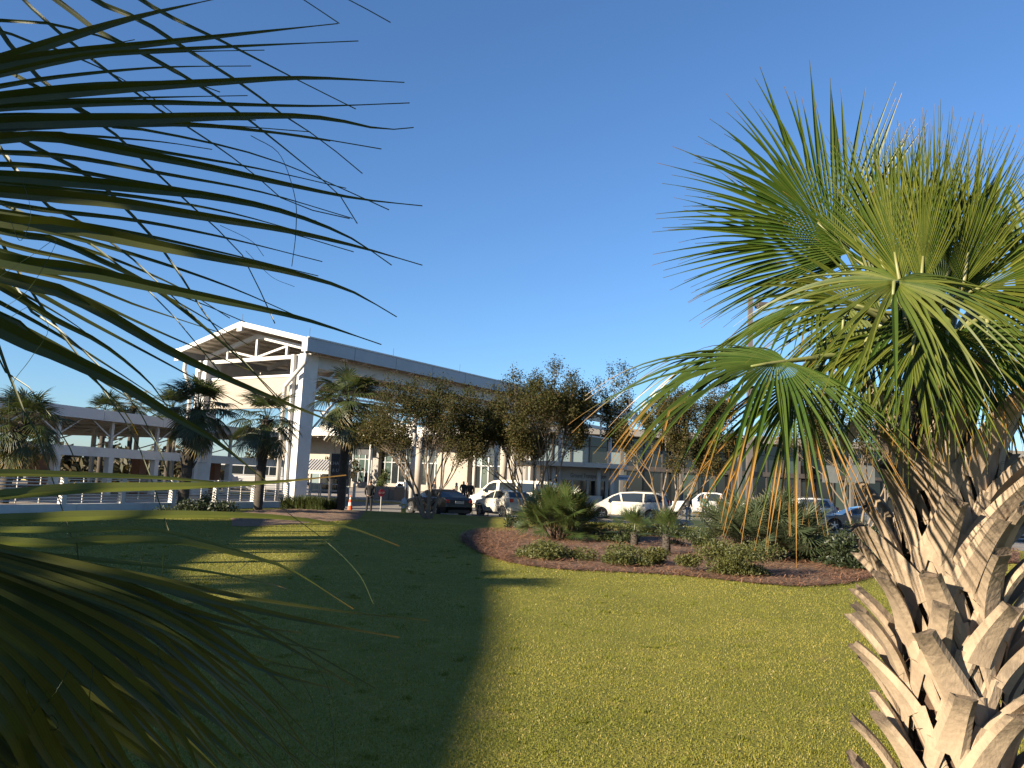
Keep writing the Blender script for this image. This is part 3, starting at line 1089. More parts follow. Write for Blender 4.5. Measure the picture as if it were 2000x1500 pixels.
def booth():
    """Ground Transportation booth: low cream pavilion with columns"""
    o = P(1076, 960, 74.0)
    o.z = 0.15
    az = R_(-4.0)
    rz = R_(8)
    r = thing('information_booth', 'low cream booth lettered Ground Transportation with columns and dark windows', 'booth', o, rz)
    u = Vector((math.cos(rz), math.sin(rz), 0))
    n = Vector((-math.sin(rz), math.cos(rz), 0))

    def at(px, py, dy=0.0):
        q = plane_hit(px, py, o + n * dy, n)
        return (q - o).dot(u), q.z - o.z
    xr = at(1196, 930)[0]
    zr = at(1130, 913)[1]
    # wall pieces round the openings
    zc, zs = at(1130, 938)[1], at(1130, 967)[1]
    openings = [(1072, 1088, 0), (1096, 1116, 1), (1120, 1146, 1), (1150, 1166, 1), (1172, 1182, 0), (1188, 1194, 0)]
    edges = []
    for a, b, s in openings:
        edges.append((at(a, 950)[0], at(b, 950)[0], s))
    x = -0.5
    for a, b, s in edges:
        if a > x:
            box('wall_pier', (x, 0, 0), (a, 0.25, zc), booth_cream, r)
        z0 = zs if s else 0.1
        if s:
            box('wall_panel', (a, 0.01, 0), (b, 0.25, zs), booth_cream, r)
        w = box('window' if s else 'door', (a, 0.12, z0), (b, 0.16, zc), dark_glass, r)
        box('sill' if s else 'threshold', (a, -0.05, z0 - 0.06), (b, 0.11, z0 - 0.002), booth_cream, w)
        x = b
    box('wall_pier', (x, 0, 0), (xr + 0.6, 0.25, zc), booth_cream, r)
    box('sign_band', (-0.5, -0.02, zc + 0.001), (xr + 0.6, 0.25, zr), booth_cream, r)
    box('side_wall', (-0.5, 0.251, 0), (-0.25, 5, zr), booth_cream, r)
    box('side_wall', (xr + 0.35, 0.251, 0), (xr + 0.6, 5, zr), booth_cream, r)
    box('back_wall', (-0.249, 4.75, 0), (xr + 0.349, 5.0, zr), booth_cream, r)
    # roof with a bowed front edge
    poly = [(-2.8, 5.4), (-2.8, -0.6)]
    for k in range(15):
        t = k / 14
        poly.append((-2.0 + (xr + 3.0) * t, -1.3 - 1.1 * math.sin(math.pi * t)))
    poly += [(xr + 1.2, -0.6), (xr + 1.2, 5.4)]
    poly = poly[::-1]
    poly = poly[::-1]
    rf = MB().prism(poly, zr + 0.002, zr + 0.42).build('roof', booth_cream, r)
    for px in (1058, 1069, 1081, 1169, 1195):
        x = at(px, 940, -0.9)[0]
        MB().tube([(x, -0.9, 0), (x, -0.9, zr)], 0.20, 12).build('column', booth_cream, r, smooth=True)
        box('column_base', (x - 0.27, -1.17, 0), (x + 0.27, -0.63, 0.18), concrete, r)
    xa, za = at(1114, 932, -0.03)
    xb, _ = at(1184, 932, -0.03)
    M = Matrix.Translation((xa, -0.035, za)) @ Matrix.Rotation(R_(90), 4, 'X')
    t = text_mesh('lettering', 'Ground Transportation', 0.56, letter_dark, r, M)
    wid = max(v.co.x for v in t.data.vertices)
    t.scale = ((xb - xa) / wid, 1, 1)
    # low planter wall
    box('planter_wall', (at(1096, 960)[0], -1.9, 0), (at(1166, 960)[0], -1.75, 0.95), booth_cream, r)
    # small white notice beside the booth on the right
    s = thing('wall_notice', 'small white sign board right of the booth', 'sign', P(1216, 960, 80.0) * Vector((1, 1, 0)) + Vector((0, 0, 0.15)) if False else Vector((P(1216, 960, 80.0).x, 80.0, 0.15)), R_(5))
    zt = P(1216, 928, 80.0).z - 0.15
    zb_ = P(1216, 938, 80.0).z - 0.15
    box('board', (-0.75, -0.03, zb_), (0.75, 0.03, zt), mat('notice_white', (0.55, 0.58, 0.62), 0.5, (0.48, 0.5, 0.55), 2.0, 0.6), s)
    box('print_line', (-0.5, -0.036, zb_ + 0.16), (0.5, -0.031, zb_ + 0.28), mat('notice_blue', (0.12, 0.16, 0.24), 0.5, (0.09, 0.12, 0.2), 2.0, 0.6), s)
    for x in (-0.7, 0.7):
        box('post', (x - 0.04, -0.025, 0), (x + 0.04, 0.025, zb_), white_steel, s)


booth()


def lawn_shade_caster():
    """added unseen structure on the left, shaped to cast the lawn shadow"""
    r = thing('shade_caster', 'added unseen structure left of the lawn that casts its shadow', 'building')
    wl = [(-15.4, -24), (-15.6, -3.0), (-17.4, 0.4), (-19.6, 4.8), (-21.4, 14.5), (-22.6, 21.5)]
    for i in range(len(wl) - 1):
        a, b = wl[i], wl[i + 1]
        MB().beam((a[0], a[1], 3.0), (b[0], b[1], 3.0), 0.4, 6.0).build('caster_wall', concrete, r)
    MB().prism([(-15.8, -24), (-16.0, -3.0), (-20.0, 4.8), (-22.9, 21.0), (-50, 21), (-50, -24)], 4.9, 5.2).build('caster_floor', concrete, r)
    # added shading slab, plan tapered to give the lawn's shadow band
    MB().prism([(-19.2, -26), (-19.4, -6.0), (-19.85, 2.0), (-20.15, 18.0), (-20.3, 30.0), (-27.0, 30.0), (-24.8, 13.2), (-23.3, 2.3), (-22.4, -3.4), (-22.0, -26)], 8.35, 8.6).build('canopy', white_paint, r)
    rg = random.Random(4)
    y = -22.0
    while y < 22:
        w = rg.choice([0.06, 0.08, 0.12, 0.30, 0.42])  # uneven posts added to streak the sunlit lawn patch
        x = -21.0 - max(0, (y + 8) * 0.06) - rg.uniform(0.0, 0.6)
        MB().box((x - w, y - w, 5.2), (x + w, y + w, 8.34)).build('streak_post', white_steel, r)
        y += rg.choice([0.5, 0.8, 1.6, 2.6, 3.2])


lawn_shade_caster()
# ================================================================== PLANTS
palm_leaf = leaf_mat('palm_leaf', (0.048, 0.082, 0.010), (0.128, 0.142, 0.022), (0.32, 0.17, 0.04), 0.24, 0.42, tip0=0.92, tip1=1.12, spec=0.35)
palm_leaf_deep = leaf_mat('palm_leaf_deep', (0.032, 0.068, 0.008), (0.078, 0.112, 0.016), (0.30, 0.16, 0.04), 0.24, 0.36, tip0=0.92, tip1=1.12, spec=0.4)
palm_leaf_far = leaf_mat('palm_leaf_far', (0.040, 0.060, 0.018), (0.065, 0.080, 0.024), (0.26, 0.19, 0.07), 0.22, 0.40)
palm_leaf_shade = leaf_mat('palm_leaf_shaded', (0.050, 0.070, 0.015), (0.080, 0.088, 0.019), (0.24, 0.16, 0.035), 0.30, 0.45, tip0=0.92, tip1=1.15)  # darker copy of palm_leaf, the near palm's shade put into its colour
petiole_mat = mat('petiole_green', (0.16, 0.19, 0.05), 0.5, (0.24, 0.22, 0.09), 6.0, 0.8)
boot_mat = mat('palm_boot', (0.41, 0.315, 0.215), 0.85, (0.32, 0.242, 0.165), 9.0, 0.9, bump=0.25, bscale=60, stretch=(1, 1, 0.35), stain=(0.15, 0.11, 0.075), sscale=7.0, samt=0.6)


def weathered_tips(m, dark):
    """grey-black mould that starts at the sawn end of each leaf base (tint.r runs from foot to end)"""
    nt = m.node_tree
    b = nt.nodes['Principled BSDF']
    src = b.inputs['Base Color'].links[0].from_socket
    at = nd(nt, 'ShaderNodeAttribute', attribute_name='tint')
    sp = nd(nt, 'ShaderNodeSeparateColor')
    nt.links.new(at.outputs['Color'], sp.inputs[0])
    tc = nd(nt, 'ShaderNodeTexCoord')
    nz = nd(nt, 'ShaderNodeTexNoise')
    nz.inputs['Scale'].default_value = 26.0
    nz.inputs['Detail'].default_value = 8.0
    nz.inputs['Roughness'].default_value = 0.75
    nt.links.new(tc.outputs['Object'], nz.inputs['Vector'])
    ad = nd(nt, 'ShaderNodeMath', operation='MULTIPLY_ADD')
    ad.inputs[1].default_value = 1.3
    nt.links.new(nz.outputs['Fac'], ad.inputs[0])
    nt.links.new(sp.outputs[0], ad.inputs[2])
    mr = nd(nt, 'ShaderNodeMapRange', interpolation_type='SMOOTHSTEP')
    mr.inputs['From Min'].default_value = 1.25
    mr.inputs['From Max'].default_value = 1.85
    mr.inputs['To Max'].default_value = 0.85
    nt.links.new(ad.outputs[0], mr.inputs['Value'])
    mx = nd(nt, 'ShaderNodeMix', data_type='RGBA')
    nt.links.new(mr.outputs[0], mx.inputs['Factor'])
    nt.links.new(src, mx.inputs['A'])
    mx.inputs['B'].default_value = c4(dark)
    nt.links.new(mx.outputs['Result'], b.inputs['Base Color'])


weathered_tips(boot_mat, (0.085, 0.066, 0.048))
boot_end_mat = mat('palm_boot_end', (0.13, 0.095, 0.065), 0.95, (0.06, 0.045, 0.03), 14.0, 0.9, bump=0.5, bscale=80)
fibre_mat = mat('palm_fibre', (0.11, 0.065, 0.038), 0.95, (0.06, 0.035, 0.022), 20.0, 0.9, bump=0.8, bscale=70)
trunk_far_mat = mat('palm_trunk', (0.075, 0.062, 0.047), 0.95, (0.038, 0.031, 0.024), 8.0, 0.9, bump=0.8, bscale=14, stretch=(1, 1, 2.0))
bark_mat = mat('myrtle_bark', (0.22, 0.168, 0.115), 0.7, (0.14, 0.107, 0.078), 6.0, 0.9, stretch=(1, 1, 0.3), bump=0.2, bscale=20)
myrtle_leaf = leaf_mat('myrtle_leaf', (0.040, 0.049, 0.015), (0.112, 0.080, 0.028), (0.18, 0.075, 0.026), 0.32, 0.7, spec=0.15)
shrub_leaf = leaf_mat('shrub_leaf', (0.035, 0.055, 0.014), (0.075, 0.090, 0.022), (0.2, 0.14, 0.05), 0.25, 0.5)
juniper_leaf = leaf_mat('juniper_leaf', (0.055, 0.070, 0.014), (0.120, 0.120, 0.028), (0.22, 0.17, 0.05), 0.25, 0.6)
dark_leaf = leaf_mat('dark_shrub_leaf', (0.020, 0.032, 0.012), (0.040, 0.055, 0.018), (0.1, 0.08, 0.03), 0.2, 0.5)
wood_leaf = leaf_mat('woods_leaf', (0.030, 0.036, 0.014), (0.085, 0.060, 0.024), (0.1, 0.08, 0.03), 0.2, 0.6)


def leaflet(mb, pts, w, nrm, fold, rnd, age, t0=0.0):
    """pleated strip along pts with half-widths w; nrm: normal per point; creased along the midrib"""
    n = len(pts)
    vs, fs, ti = [], [], []
    for i in range(n):
        d = (pts[min(i + 1, n - 1)] - pts[max(0, i - 1)])
        s = d.cross(nrm[i])
        if s.length < 1e-7:
            s = Vector((1, 0, 0))
        s.normalize()
        up = s.cross(d)
        if up.length > 1e-9:
            up.normalize()
        k = w[i]
        vs += [pts[i] - s * k + up * k * fold, pts[i], pts[i], pts[i] + s * k + up * k * fold]
        t = t0 + (1 - t0) * i / (n - 1)
        ti += [(t, rnd, age, 0.0), (t, rnd, age, 0.5), (t, rnd, age, 0.5), (t, rnd, age, 1.0)]
    for i in range(n - 1):
        a = i * 4
        fs += [(a, a + 1, a + 5, a + 4), (a + 2, a + 3, a + 7, a + 6)]
    mb.add(vs, fs, ti)


def fan_leaf(mb, hub, U, N, R, n=36, spread=100, split=0.45, droop=0.25, fold=0.5, rng=RNG, age=0.0, costa=0.22, seg=9, wk=1.0, curl=0.0, jit=0.04, age_var=0.25, cup=0.0, broken=0.0):
    hub, U, N = Vector(hub), Vector(U).normalized(), Vector(N)
    N = (N - U * N.dot(U)).normalized()
    V = N.cross(U).normalized()
    sp = R_(spread)
    dth = 2 * sp / (n - 1)
    dn = Vector((0, 0, 1))
    for i in range(n):
        f = -1 + 2 * i / (n - 1)
        th = f * sp
        d = U * math.cos(th) + V * math.sin(th)
        k0 = max(0.0, 1 - abs(f) * 1.15)
        base = hub + U * (costa * R * k0)
        L = R * (1 - 0.34 * abs(f) ** 1.6) * (1 - costa * k0) * rng.uniform(0.86, 1.08)
        dj = droop * rng.uniform(-0.35, 0.5)
        tw = rng.uniform(-jit, jit)
        sl = split * rng.uniform(0.82, 1.12)
        pts, ws, ns = [], [], []
        brk = rng.uniform(0.55, 0.8) if rng.random() < broken else 9
        bd = None
        wf = math.tan(dth / 2) * L
        for k in range(seg + 1):
            t = k / seg
            free = max(0.0, t - split * 0.85) / (1 - split * 0.85)
            p = base + d * (L * t) + N * (cup * L * t * t * abs(f)) - dn * (L * (droop * t ** 2.3 + dj * free ** 1.5)) + V * (tw * L * free) + N * (curl * L * t ** 3)
            if t > brk:
                if bd is None:
                    bd = Vector((rng.uniform(-0.25, 0.25), rng.uniform(-0.25, 0.25), -1))
                p = pts[-1] + bd * (L / seg)
            pts.append(p)
            if k:
                st = pts[-1] - pts[-2]
                if st.length > 1.05 * L / seg:
                    pts[-1] = pts[-2] + st * (1.05 * L / seg / st.length)
            if t <= sl:
                w = max(wf * max(t * 1.10, 0.10), 0.75 * costa * R * 1.15 * 2 / (n - 1) * abs(math.sin(th)) if k0 > 0 else 0.0)
            else:
                u = (t - sl) / (1 - sl)
                w = wf * sl * 1.10 * ((1 - u) ** 1.0) * (1 + 0.20 * math.sin(u * math.pi))
            ws.append(max(w * wk, R * 0.0011))
            ns.append(N)
        leaflet(mb, pts, ws, ns, fold, rng.random(), max(0.0, age + rng.uniform(-age_var, age_var) * (1 if age > 0 else 0.4)))


def myrtle_mesh(seed, H, width, nleaf, leaf_size, stems=6, skew=(0, 0), spread=1.25):
    """multi-stem crape myrtle: returns wood builder and leaf arrays"""
    rng = random.Random(seed)
    wood = MB()
    tips, segs = [], []

    def grow(p, d, L, r, depth):
        n = 4
        pts, rad = [p.copy()], [r]
        for k in range(n):
            d = (d + Vector((rng.uniform(-1, 1), rng.uniform(-1, 1), rng.uniform(-0.3, 0.7))) * 0.13).normalized()
            p = p + d * (L / n)
            pts.append(p.copy())
            rad.append(r * (1 - 0.38 * (k + 1) / n))
        segs.append((pts, rad, depth))
        if depth >= 2:
            for q in pts[1:] if depth > 2 else pts[3:]:
                tips.append((q, depth))
        if depth >= 6 or r < 0.003:
            return
        for c in range(rng.choice([2, 3, 3]) if depth < 4 else 2):
            out = Vector((p.x - skew[0], p.y - skew[1], 0))
            out = out.normalized() if out.length > 0.01 else Vector((0, 0, 0))
            nd_ = (d * 0.9 + Vector((rng.uniform(-1, 1), rng.uniform(-1, 1), rng.uniform(-0.35, 0.75))) * 0.62 + out * 0.16 * spread).normalized()
            grow(p, nd_, L * rng.uniform(0.60, 0.84), r * 0.58, depth + 1)

    for s in range(stems):
        a = 2 * math.pi * s / stems + rng.uniform(-0.3, 0.3)
        d = Vector((math.cos(a) * 0.34 * spread, math.sin(a) * 0.34 * spread, 1)).normalized()
        grow(Vector((math.cos(a) * 0.16, math.sin(a) * 0.16, -0.05)), d, H * 0.30, 0.075, 0)
    rs = np.random.RandomState(seed)
    ctr = np.array([tuple(t[0]) for t in tips])
    # fit the crown to the measured width and height
    kz = H / np.percentile(ctr[:, 2], 99.5)
    kx = width / (np.percentile(ctr[:, 0], 97) - np.percentile(ctr[:, 0], 3))
    ky = width / (np.percentile(ctr[:, 1], 97) - np.percentile(ctr[:, 1], 3))
    def low(z):
        u = np.clip(z / H, 0, 1)
        return z - 0.10 * H * np.sin(math.pi * u)
    for pts, rad, depth in segs:
        wood.tube([Vector((p.x * (1 + (kx - 1) * min(1, max(0, p.z))), p.y * (1 + (ky - 1) * min(1, max(0, p.z))), low(p.z * kz))) for p in pts], rad, 5 if depth > 1 else 7, caps=False)
    ctr = ctr * np.array([kx, ky, kz])
    ctr[:, 2] = low(ctr[:, 2])
    wgt = np.array([0.12 + (t[1] - 2) * 0.35 for t in tips])
    # lumpy crown: some sprays carry many leaves, some nearly none
    wgt = wgt * (rs.rand(len(tips)) ** 2.0 + 0.04)
    wgt /= wgt.sum()
    idx = rs.choice(len(tips), nleaf, p=wgt)
    c = ctr[idx] + rs.normal(0, 0.15, (nleaf, 3))
    a = rs.normal(0, 1, (nleaf, 3))
    a /= np.linalg.norm(a, axis=1)[:, None]
    b = np.cross(a, rs.normal(0, 1, (nleaf, 3)))
    b /= np.linalg.norm(b, axis=1)[:, None]
    s = (leaf_size * (0.6 + 0.8 * rs.rand(nleaf)))[:, None]
    V = np.zeros((nleaf, 4, 3), np.float32)
    V[:, 0] = c - a * s
    V[:, 1] = c - b * s * 0.5 + np.cross(a, b) * s * 0.15
    V[:, 2] = c + a * s
    V[:, 3] = c + b * s * 0.5 + np.cross(a, b) * s * 0.15
    tint = np.zeros((nleaf, 4, 4), np.float32)
    spray = rs.rand(len(tips))
    # autumn colour by branch, more on the lower and inner sprays
    hgt = np.clip((c[:, 2] - H * 0.35) / (H * 0.6), 0, 1)
    tint[:, :, 1] = np.clip(0.25 * rs.rand(nleaf) + 0.42 * spray[idx] + 0.38 * (1 - hgt) - 0.24, 0, 1)[:, None]
    tint[:, :, 2] = ((rs.rand(nleaf) < 0.05) * 1.0)[:, None]
    return wood, V.reshape(-1, 3), tint.reshape(-1, 4), nleaf


def myrtle(label, loc, rz, seed, H, width, nleaf=11000, size=0.085, stems=6, cut=None, s=1.0):
    wood, V, tint, n = myrtle_mesh(seed, H, width, nleaf, size, stems)
    r = thing('crape_myrtle', label, 'tree', loc, rz, 'crape myrtles along the kerb')
    r.scale = (s, s, s)
    wood.build('trunk', bark_mat, r, smooth=True)
    inst(np_mesh('crown', V, np.arange(n * 4).reshape(n, 4), myrtle_leaf, tint, 4), 'crown', r)
    return r


def leaf_cloud(seed, n, rx, ry, rz_, size, base=0.0, lumps=9, aspect=0.4, upright=0.0, flat=1.0):
    rs = np.random.RandomState(seed)
    lc = rs.normal(0, 0.42, (lumps, 3))
    lc[:, 2] = np.abs(lc[:, 2]) * flat
    lr = 0.30 + 0.30 * rs.rand(lumps)
    i = rs.randint(0, lumps, n)
    d = rs.normal(0, 1, (n, 3))
    d /= np.linalg.norm(d, axis=1)[:, None]
    rad = (rs.rand(n) ** 0.45)
    c = lc[i] + d * (lr[i] * rad)[:, None]
    c[:, 2] = np.abs(c[:, 2])
    c *= np.array([rx, ry, rz_])
    c[:, 2] += base
    a = rs.normal(0, 1, (n, 3)) + d * 0.8
    a[:, 2] += upright
    a /= np.linalg.norm(a, axis=1)[:, None]
    b = np.cross(a, rs.normal(0, 1, (n, 3)))
    b /= np.linalg.norm(b, axis=1)[:, None]
    s = (size * (0.55 + 0.9 * rs.rand(n)))[:, None]
    V = np.zeros((n, 4, 3), np.float32)
    V[:, 0] = c - a * s
    V[:, 1] = c - b * s * aspect
    V[:, 2] = c + a * s
    V[:, 3] = c + b * s * aspect
    tint = np.zeros((n, 4, 4), np.float32)
    tint[:, :, 1] = np.clip(rs.rand(n) * 0.6 + 0.4 * rs.rand(lumps)[i], 0, 1)[:, None]
    tint[:, :, 2] = ((rs.rand(n) < 0.04) * 0.9)[:, None]
    return V.reshape(-1, 3), tint.reshape(-1, 4)


def bush(name, label, cat, loc, rx, ry, h, m, seed, n=2600, size=0.06, aspect=0.4, upright=0.3, group=None, lumps=10):
    r = thing(name, label, cat, loc, 0, group)
    V, tint = leaf_cloud(seed, n, rx, ry, h, size, 0.02, lumps, aspect, upright)
    inst(np_mesh('crown', V, np.arange(n * 4).reshape(n, 4), m, tint, 4), 'crown', r)
    rg = random.Random(seed)
    mb = MB()
    for k in range(9):
        a = rg.uniform(0, 6.28)
        q = rg.uniform(0.2, 0.8)
        mb.tube([(0.04 * math.cos(a), 0.04 * math.sin(a), -0.03), (rx * 0.4 * q * math.cos(a), ry * 0.4 * q * math.sin(a), h * 0.4), (rx * q * math.cos(a), ry * q * math.sin(a), h * 0.75)], [0.018, 0.012, 0.005], 5)
    mb.build('stem', trunk_far_mat, r)
    return r


# -------- far cabbage palms: shared leaf meshes by elevation
def palm_leaf_set(seed, R, mat_, n=26, age=0.0, droops=None):
    out = []
    rg = random.Random(seed)
    for el, dr in ((72, 0.15), (50, 0.22), (28, 0.30), (8, 0.38), (-14, 0.42), (-38, 0.30), (-60, 0.15)):
        for rep in range(2):
            mb = MB()
            e = R_(el + rg.uniform(-6, 6))
            pet = R * rg.uniform(0.75, 1.0)
            U = Vector((math.cos(e), 0, math.sin(e)))
            hub = U * pet - Vector((0, 0, 0.10 * pet))
            e2 = e - R_(22)
            U2 = Vector((math.cos(e2), 0, math.sin(e2)))
            N2 = Vector((-math.sin(e2), rg.uniform(-0.35, 0.35), math.cos(e2)))
            fan_leaf(mb, hub, U2, N2, R, n, 105, 0.42, dr, 0.4, rg, age=age + (0.16 if el < -20 else 0.0), seg=6, curl=-0.1, jit=0.10)
            w = R * 0.016
            side = Vector((0, 1, 0))
            o = len(mb.v)
            vs = []
            for k in range(5):
                t = k / 4
                p = U * (pet * t) - Vector((0, 0, 0.10 * pet * t * t))
                ww = w * (1.6 - t)
                vs += [p - side * ww, p + Vector((0, 0, -ww)), p + side * ww]
            fs = []
            for k in range(4):
                a = k * 3
                fs += [(a, a + 1, a + 4, a + 3), (a + 1, a + 2, a + 5, a + 4), (a + 2, a, a + 3, a + 5)]
            mb.add(vs, fs, [(0.1, 0.6, 0, 1)] * len(vs))
            out.append((el, mb.mesh('palm_leaf', mat_)))
    return out


LEAVES_FAR = palm_leaf_set(21, 0.95, palm_leaf_far)
LEAVES_FAR_DRY = palm_leaf_set(22, 0.95, palm_leaf_far, age=0.45)


def cabbage_palm(label, base, H, rt, s=1.0, seed=1, nleaf=34, leaves=None, lean=(0, 0), booted=False, mn=-62):
    leaves = leaves or LEAVES_FAR
    rg = random.Random(seed)
    r = thing('cabbage_palm', label, 'palm tree', base, 0, 'cabbage palms by the walkway')
    top = Vector((lean[0], lean[1], H - 1.25 * s))
    pts, rad = [], []
    nseg = 22
    for k in range(nseg + 1):
        t = k / nseg
        p = Vector((lean[0] * t * t, lean[1] * t * t, (top.z + 0.06) * t - (0.1 if k == 0 else 0)))
        flare = 1.0 + (0.30 * math.exp(-((1 - t) * 5) ** 2) if booted else 0.10 * math.exp(-((1 - t) * 6) ** 2))
        pts.append(p)
        rad.append(rt * flare * (0.94 if k % 2 else 1.03) * (0.86 + 0.0 * t))
    MB().tube(pts, rad, 12).build('trunk', trunk_far_mat, r, smooth=True)
    # leaf bases sticking out near the crown
    mb = MB()
    nb = 90 if booted else 26
    for k in range(nb):
        a = k * 2.399
        z = top.z - (k / nb) * (top.z * 0.55 if booted else 0.55)
        t = z / top.z
        c = Vector((lean[0] * t * t, lean[1] * t * t, z))
        d = Vector((math.cos(a), math.sin(a), 0))
        e = Vector((-math.sin(a), math.cos(a), 0))
        w = rt * 0.28
        b0 = c + d * rt * 0.85 - Vector((0, 0, 0.10))
        b1 = c + d * rt * 1.45 + Vector((0, 0, 0.20))
        mb.add([b0 - e * w, b0 + e * w, b1 + e * w * 0.6, b1 - e * w * 0.6, b0 - d * 0.05], [(0, 1, 2, 3), (0, 3, 4), (1, 4, 2), (4, 3, 2)])
    mb.build('leaf_base', trunk_far_mat, r)
    lv = [x for x in leaves if x[0] >= mn]
    for k in range(nleaf):
        el, me = lv[int((k / nleaf) * len(lv)) % len(lv)] if rg.random() < 0.75 else rg.choice(lv)
        a = k * 2.399 + rg.uniform(-0.25, 0.25)
        sc = s * rg.uniform(0.85, 1.12)
        M = Matrix.Translation(top) @ Matrix.Rotation(a, 4, 'Z') @ Matrix.Rotation(rg.uniform(-0.12, 0.12), 4, 'Y') @ Matrix.Scale(sc, 4)
        inst(me, 'leaf', r, M)
    return r


def gpos(px, py, z=0.14):
    p = G(px, py, z)
    return Vector((p.x, p.y, z))


def at_dist(px, Y, z=0.14):
    p = P(px, 1000, Y)
    return Vector((p.x, Y, z))


cabbage_palm('slim cabbage palm right of the big white column, full round crown', at_dist(664, 41.8), 7.25, 0.25, 1.36, 3, 48, lean=(0.1, 0))
cabbage_palm('shorter cabbage palm just left of the big white column', at_dist(503, 39.2), 5.8, 0.26, 1.2, 5, 36, lean=(0.12, 0))
cabbage_palm('cabbage palm with rough patterned trunk before the covered walkway', at_dist(355, 34.6), 5.75, 0.27, 1.15, 8, 46, lean=(0.35, 0), booted=True)
cabbage_palm('dark cabbage palm at the left edge before the walkway', at_dist(3, 31.5), 4.6, 0.24, 1.1, 9, 40, lean=(0.5, 0))
cabbage_palm('leftmost of the palm crowns showing over the walkway roof', at_dist(185, 80.0), 8.9, 0.28, 1.6, 12, 30, mn=-20)
cabbage_palm('yellowing palm crown over the walkway roof, middle one', at_dist(240, 84.0), 9.9, 0.28, 1.5, 14, 34, leaves=LEAVES_FAR_DRY)
cabbage_palm('palm crown beside the pavilion corner, right of the yellowing one', at_dist(318, 80.0), 9.6, 0.28, 1.6, 15, 32, mn=-40)

# two unseen palms added to throw crown shadow on the lit lawn patch
cabbage_palm('unseen palm added on the left to shade the lit lawn patch', Vector((-18.3, 2.2, 0.14)), 8.3, 0.25, 1.2, 41, 30)
cabbage_palm('second unseen palm added on the left to shade the lit lawn patch', Vector((-20.6, 9.5, 0.14)), 8.5, 0.25, 1.2, 43, 30)

# -------- crape myrtles
myrtle('small bare-legged crape myrtle standing before the black sedan', at_dist(835, 38.6, 0.14), 0.4, 31, 6.45, 4.5, 42000, 0.046, 5)
myrtle('broad crape myrtle with brown leaves behind the big palmetto clump', at_dist(1040, 40.5, 0.14), 1.3, 36, 7.5, 5.3, 70000, 0.050, 6)
myrtle('crape myrtle behind the drooping yellow palm leaf, beside the minivan', at_dist(1305, 41.2, 0.14), 2.2, 39, 7.8, 5.4, 60000, 0.050, 5)
myrtle('crape myrtle with pale bare stems left of the big palm trunk', at_dist(1682, 36.5, 0.14), 0.9, 43, 7.0, 5.4, 44000, 0.048, 4)

# -------- saw palmettos
LEAVES_SAW = []
rg = random.Random(77)
saw_leaf = leaf_mat('saw_palmetto_leaf', (0.030, 0.055, 0.014), (0.070, 0.095, 0.026), (0.20, 0.15, 0.05), 0.18, 0.34)
saw_leaf_grey = leaf_mat('saw_palmetto_silver', (0.035, 0.055, 0.024), (0.095, 0.115, 0.060), (0.20, 0.16, 0.08), 0.2, 0.36)


def saw_set(m):
    out = []
    for el in (82, 68, 52, 36, 20, 5):
        mb = MB()
        e = R_(el)
        U = Vector((math.cos(e), 0, math.sin(e)))
        pet = 0.62
        e2 = e - R_(8)
        U2 = Vector((math.cos(e2), 0, math.sin(e2)))
        N2 = Vector((-math.sin(e2), rg.uniform(-0.5, 0.5), math.cos(e2)))
        fan_leaf(mb, U * pet, U2, N2, 0.56, 18, 98, 0.36, 0.05, 0.35, rg, seg=5, jit=0.08, wk=1.0)
        o = Vector((0, 1, 0))
        mb.add([o * 0.008, -o * 0.008, U * pet + o * 0.005, U * pet - o * 0.005], [(0, 1, 3, 2)], [(0.1, 0.5, 0, 1)] * 4)
        out.append((el, mb.mesh('palmetto_leaf', m)))
    return out


SAW, SAWG = saw_set(saw_leaf), saw_set(saw_leaf_grey)


def palmetto(label, loc, rx, ry, h, n, lv, seed, s=1.0, stems=True):
    rg = random.Random(seed)
    r = thing('saw_palmetto', label, 'palmetto', loc, 0, 'palmettos in the planting bed')
    mb = MB()
    for k in range(n):
        a = rg.uniform(0, 6.283)
        q = math.sqrt(rg.random())
        x, y = math.cos(a) * q * rx, math.sin(a) * q * ry
        z = rg.uniform(0.0, 1.0) ** 0.7 * max(0.05, (h - 0.85 * s)) * (1 - 0.35 * q * q)
        el, me = rg.choice(lv[:4] if rg.random() < 0.6 else lv)
        ang = a + rg.uniform(-0.9, 0.9)
        M = Matrix.Translation((x * 0.75, y * 0.75, z)) @ Matrix.Rotation(ang, 4, 'Z') @ Matrix.Rotation(rg.uniform(-0.2, 0.25), 4, 'Y') @ Matrix.Rotation(rg.uniform(-0.5, 0.5), 4, 'X') @ Matrix.Scale(s * rg.uniform(0.8, 1.15), 4)
        inst(me, 'leaf', r, M)
        if k % 4 == 0:
            mb.tube([(x * 0.3, y * 0.3, -0.05), (x * 0.6, y * 0.6, z * 0.5), (x * 0.75, y * 0.75, z)], [0.04, 0.032, 0.02], 6)
    mb.build('stem', fibre_mat, r)
    return r


def on_bed(px, py):
    return gpos(px, py, 0.2)


palmetto('big green saw palmetto clump at the left end of the planting bed', on_bed(1090, 1056), 0.80, 0.7, 1.72, 190, SAW, 4)
palmetto('wide silvery saw palmetto clump under the drooping palm leaf', on_bed(1490, 1092), 1.5, 0.9, 1.75, 240, SAWG, 6, 1.05)


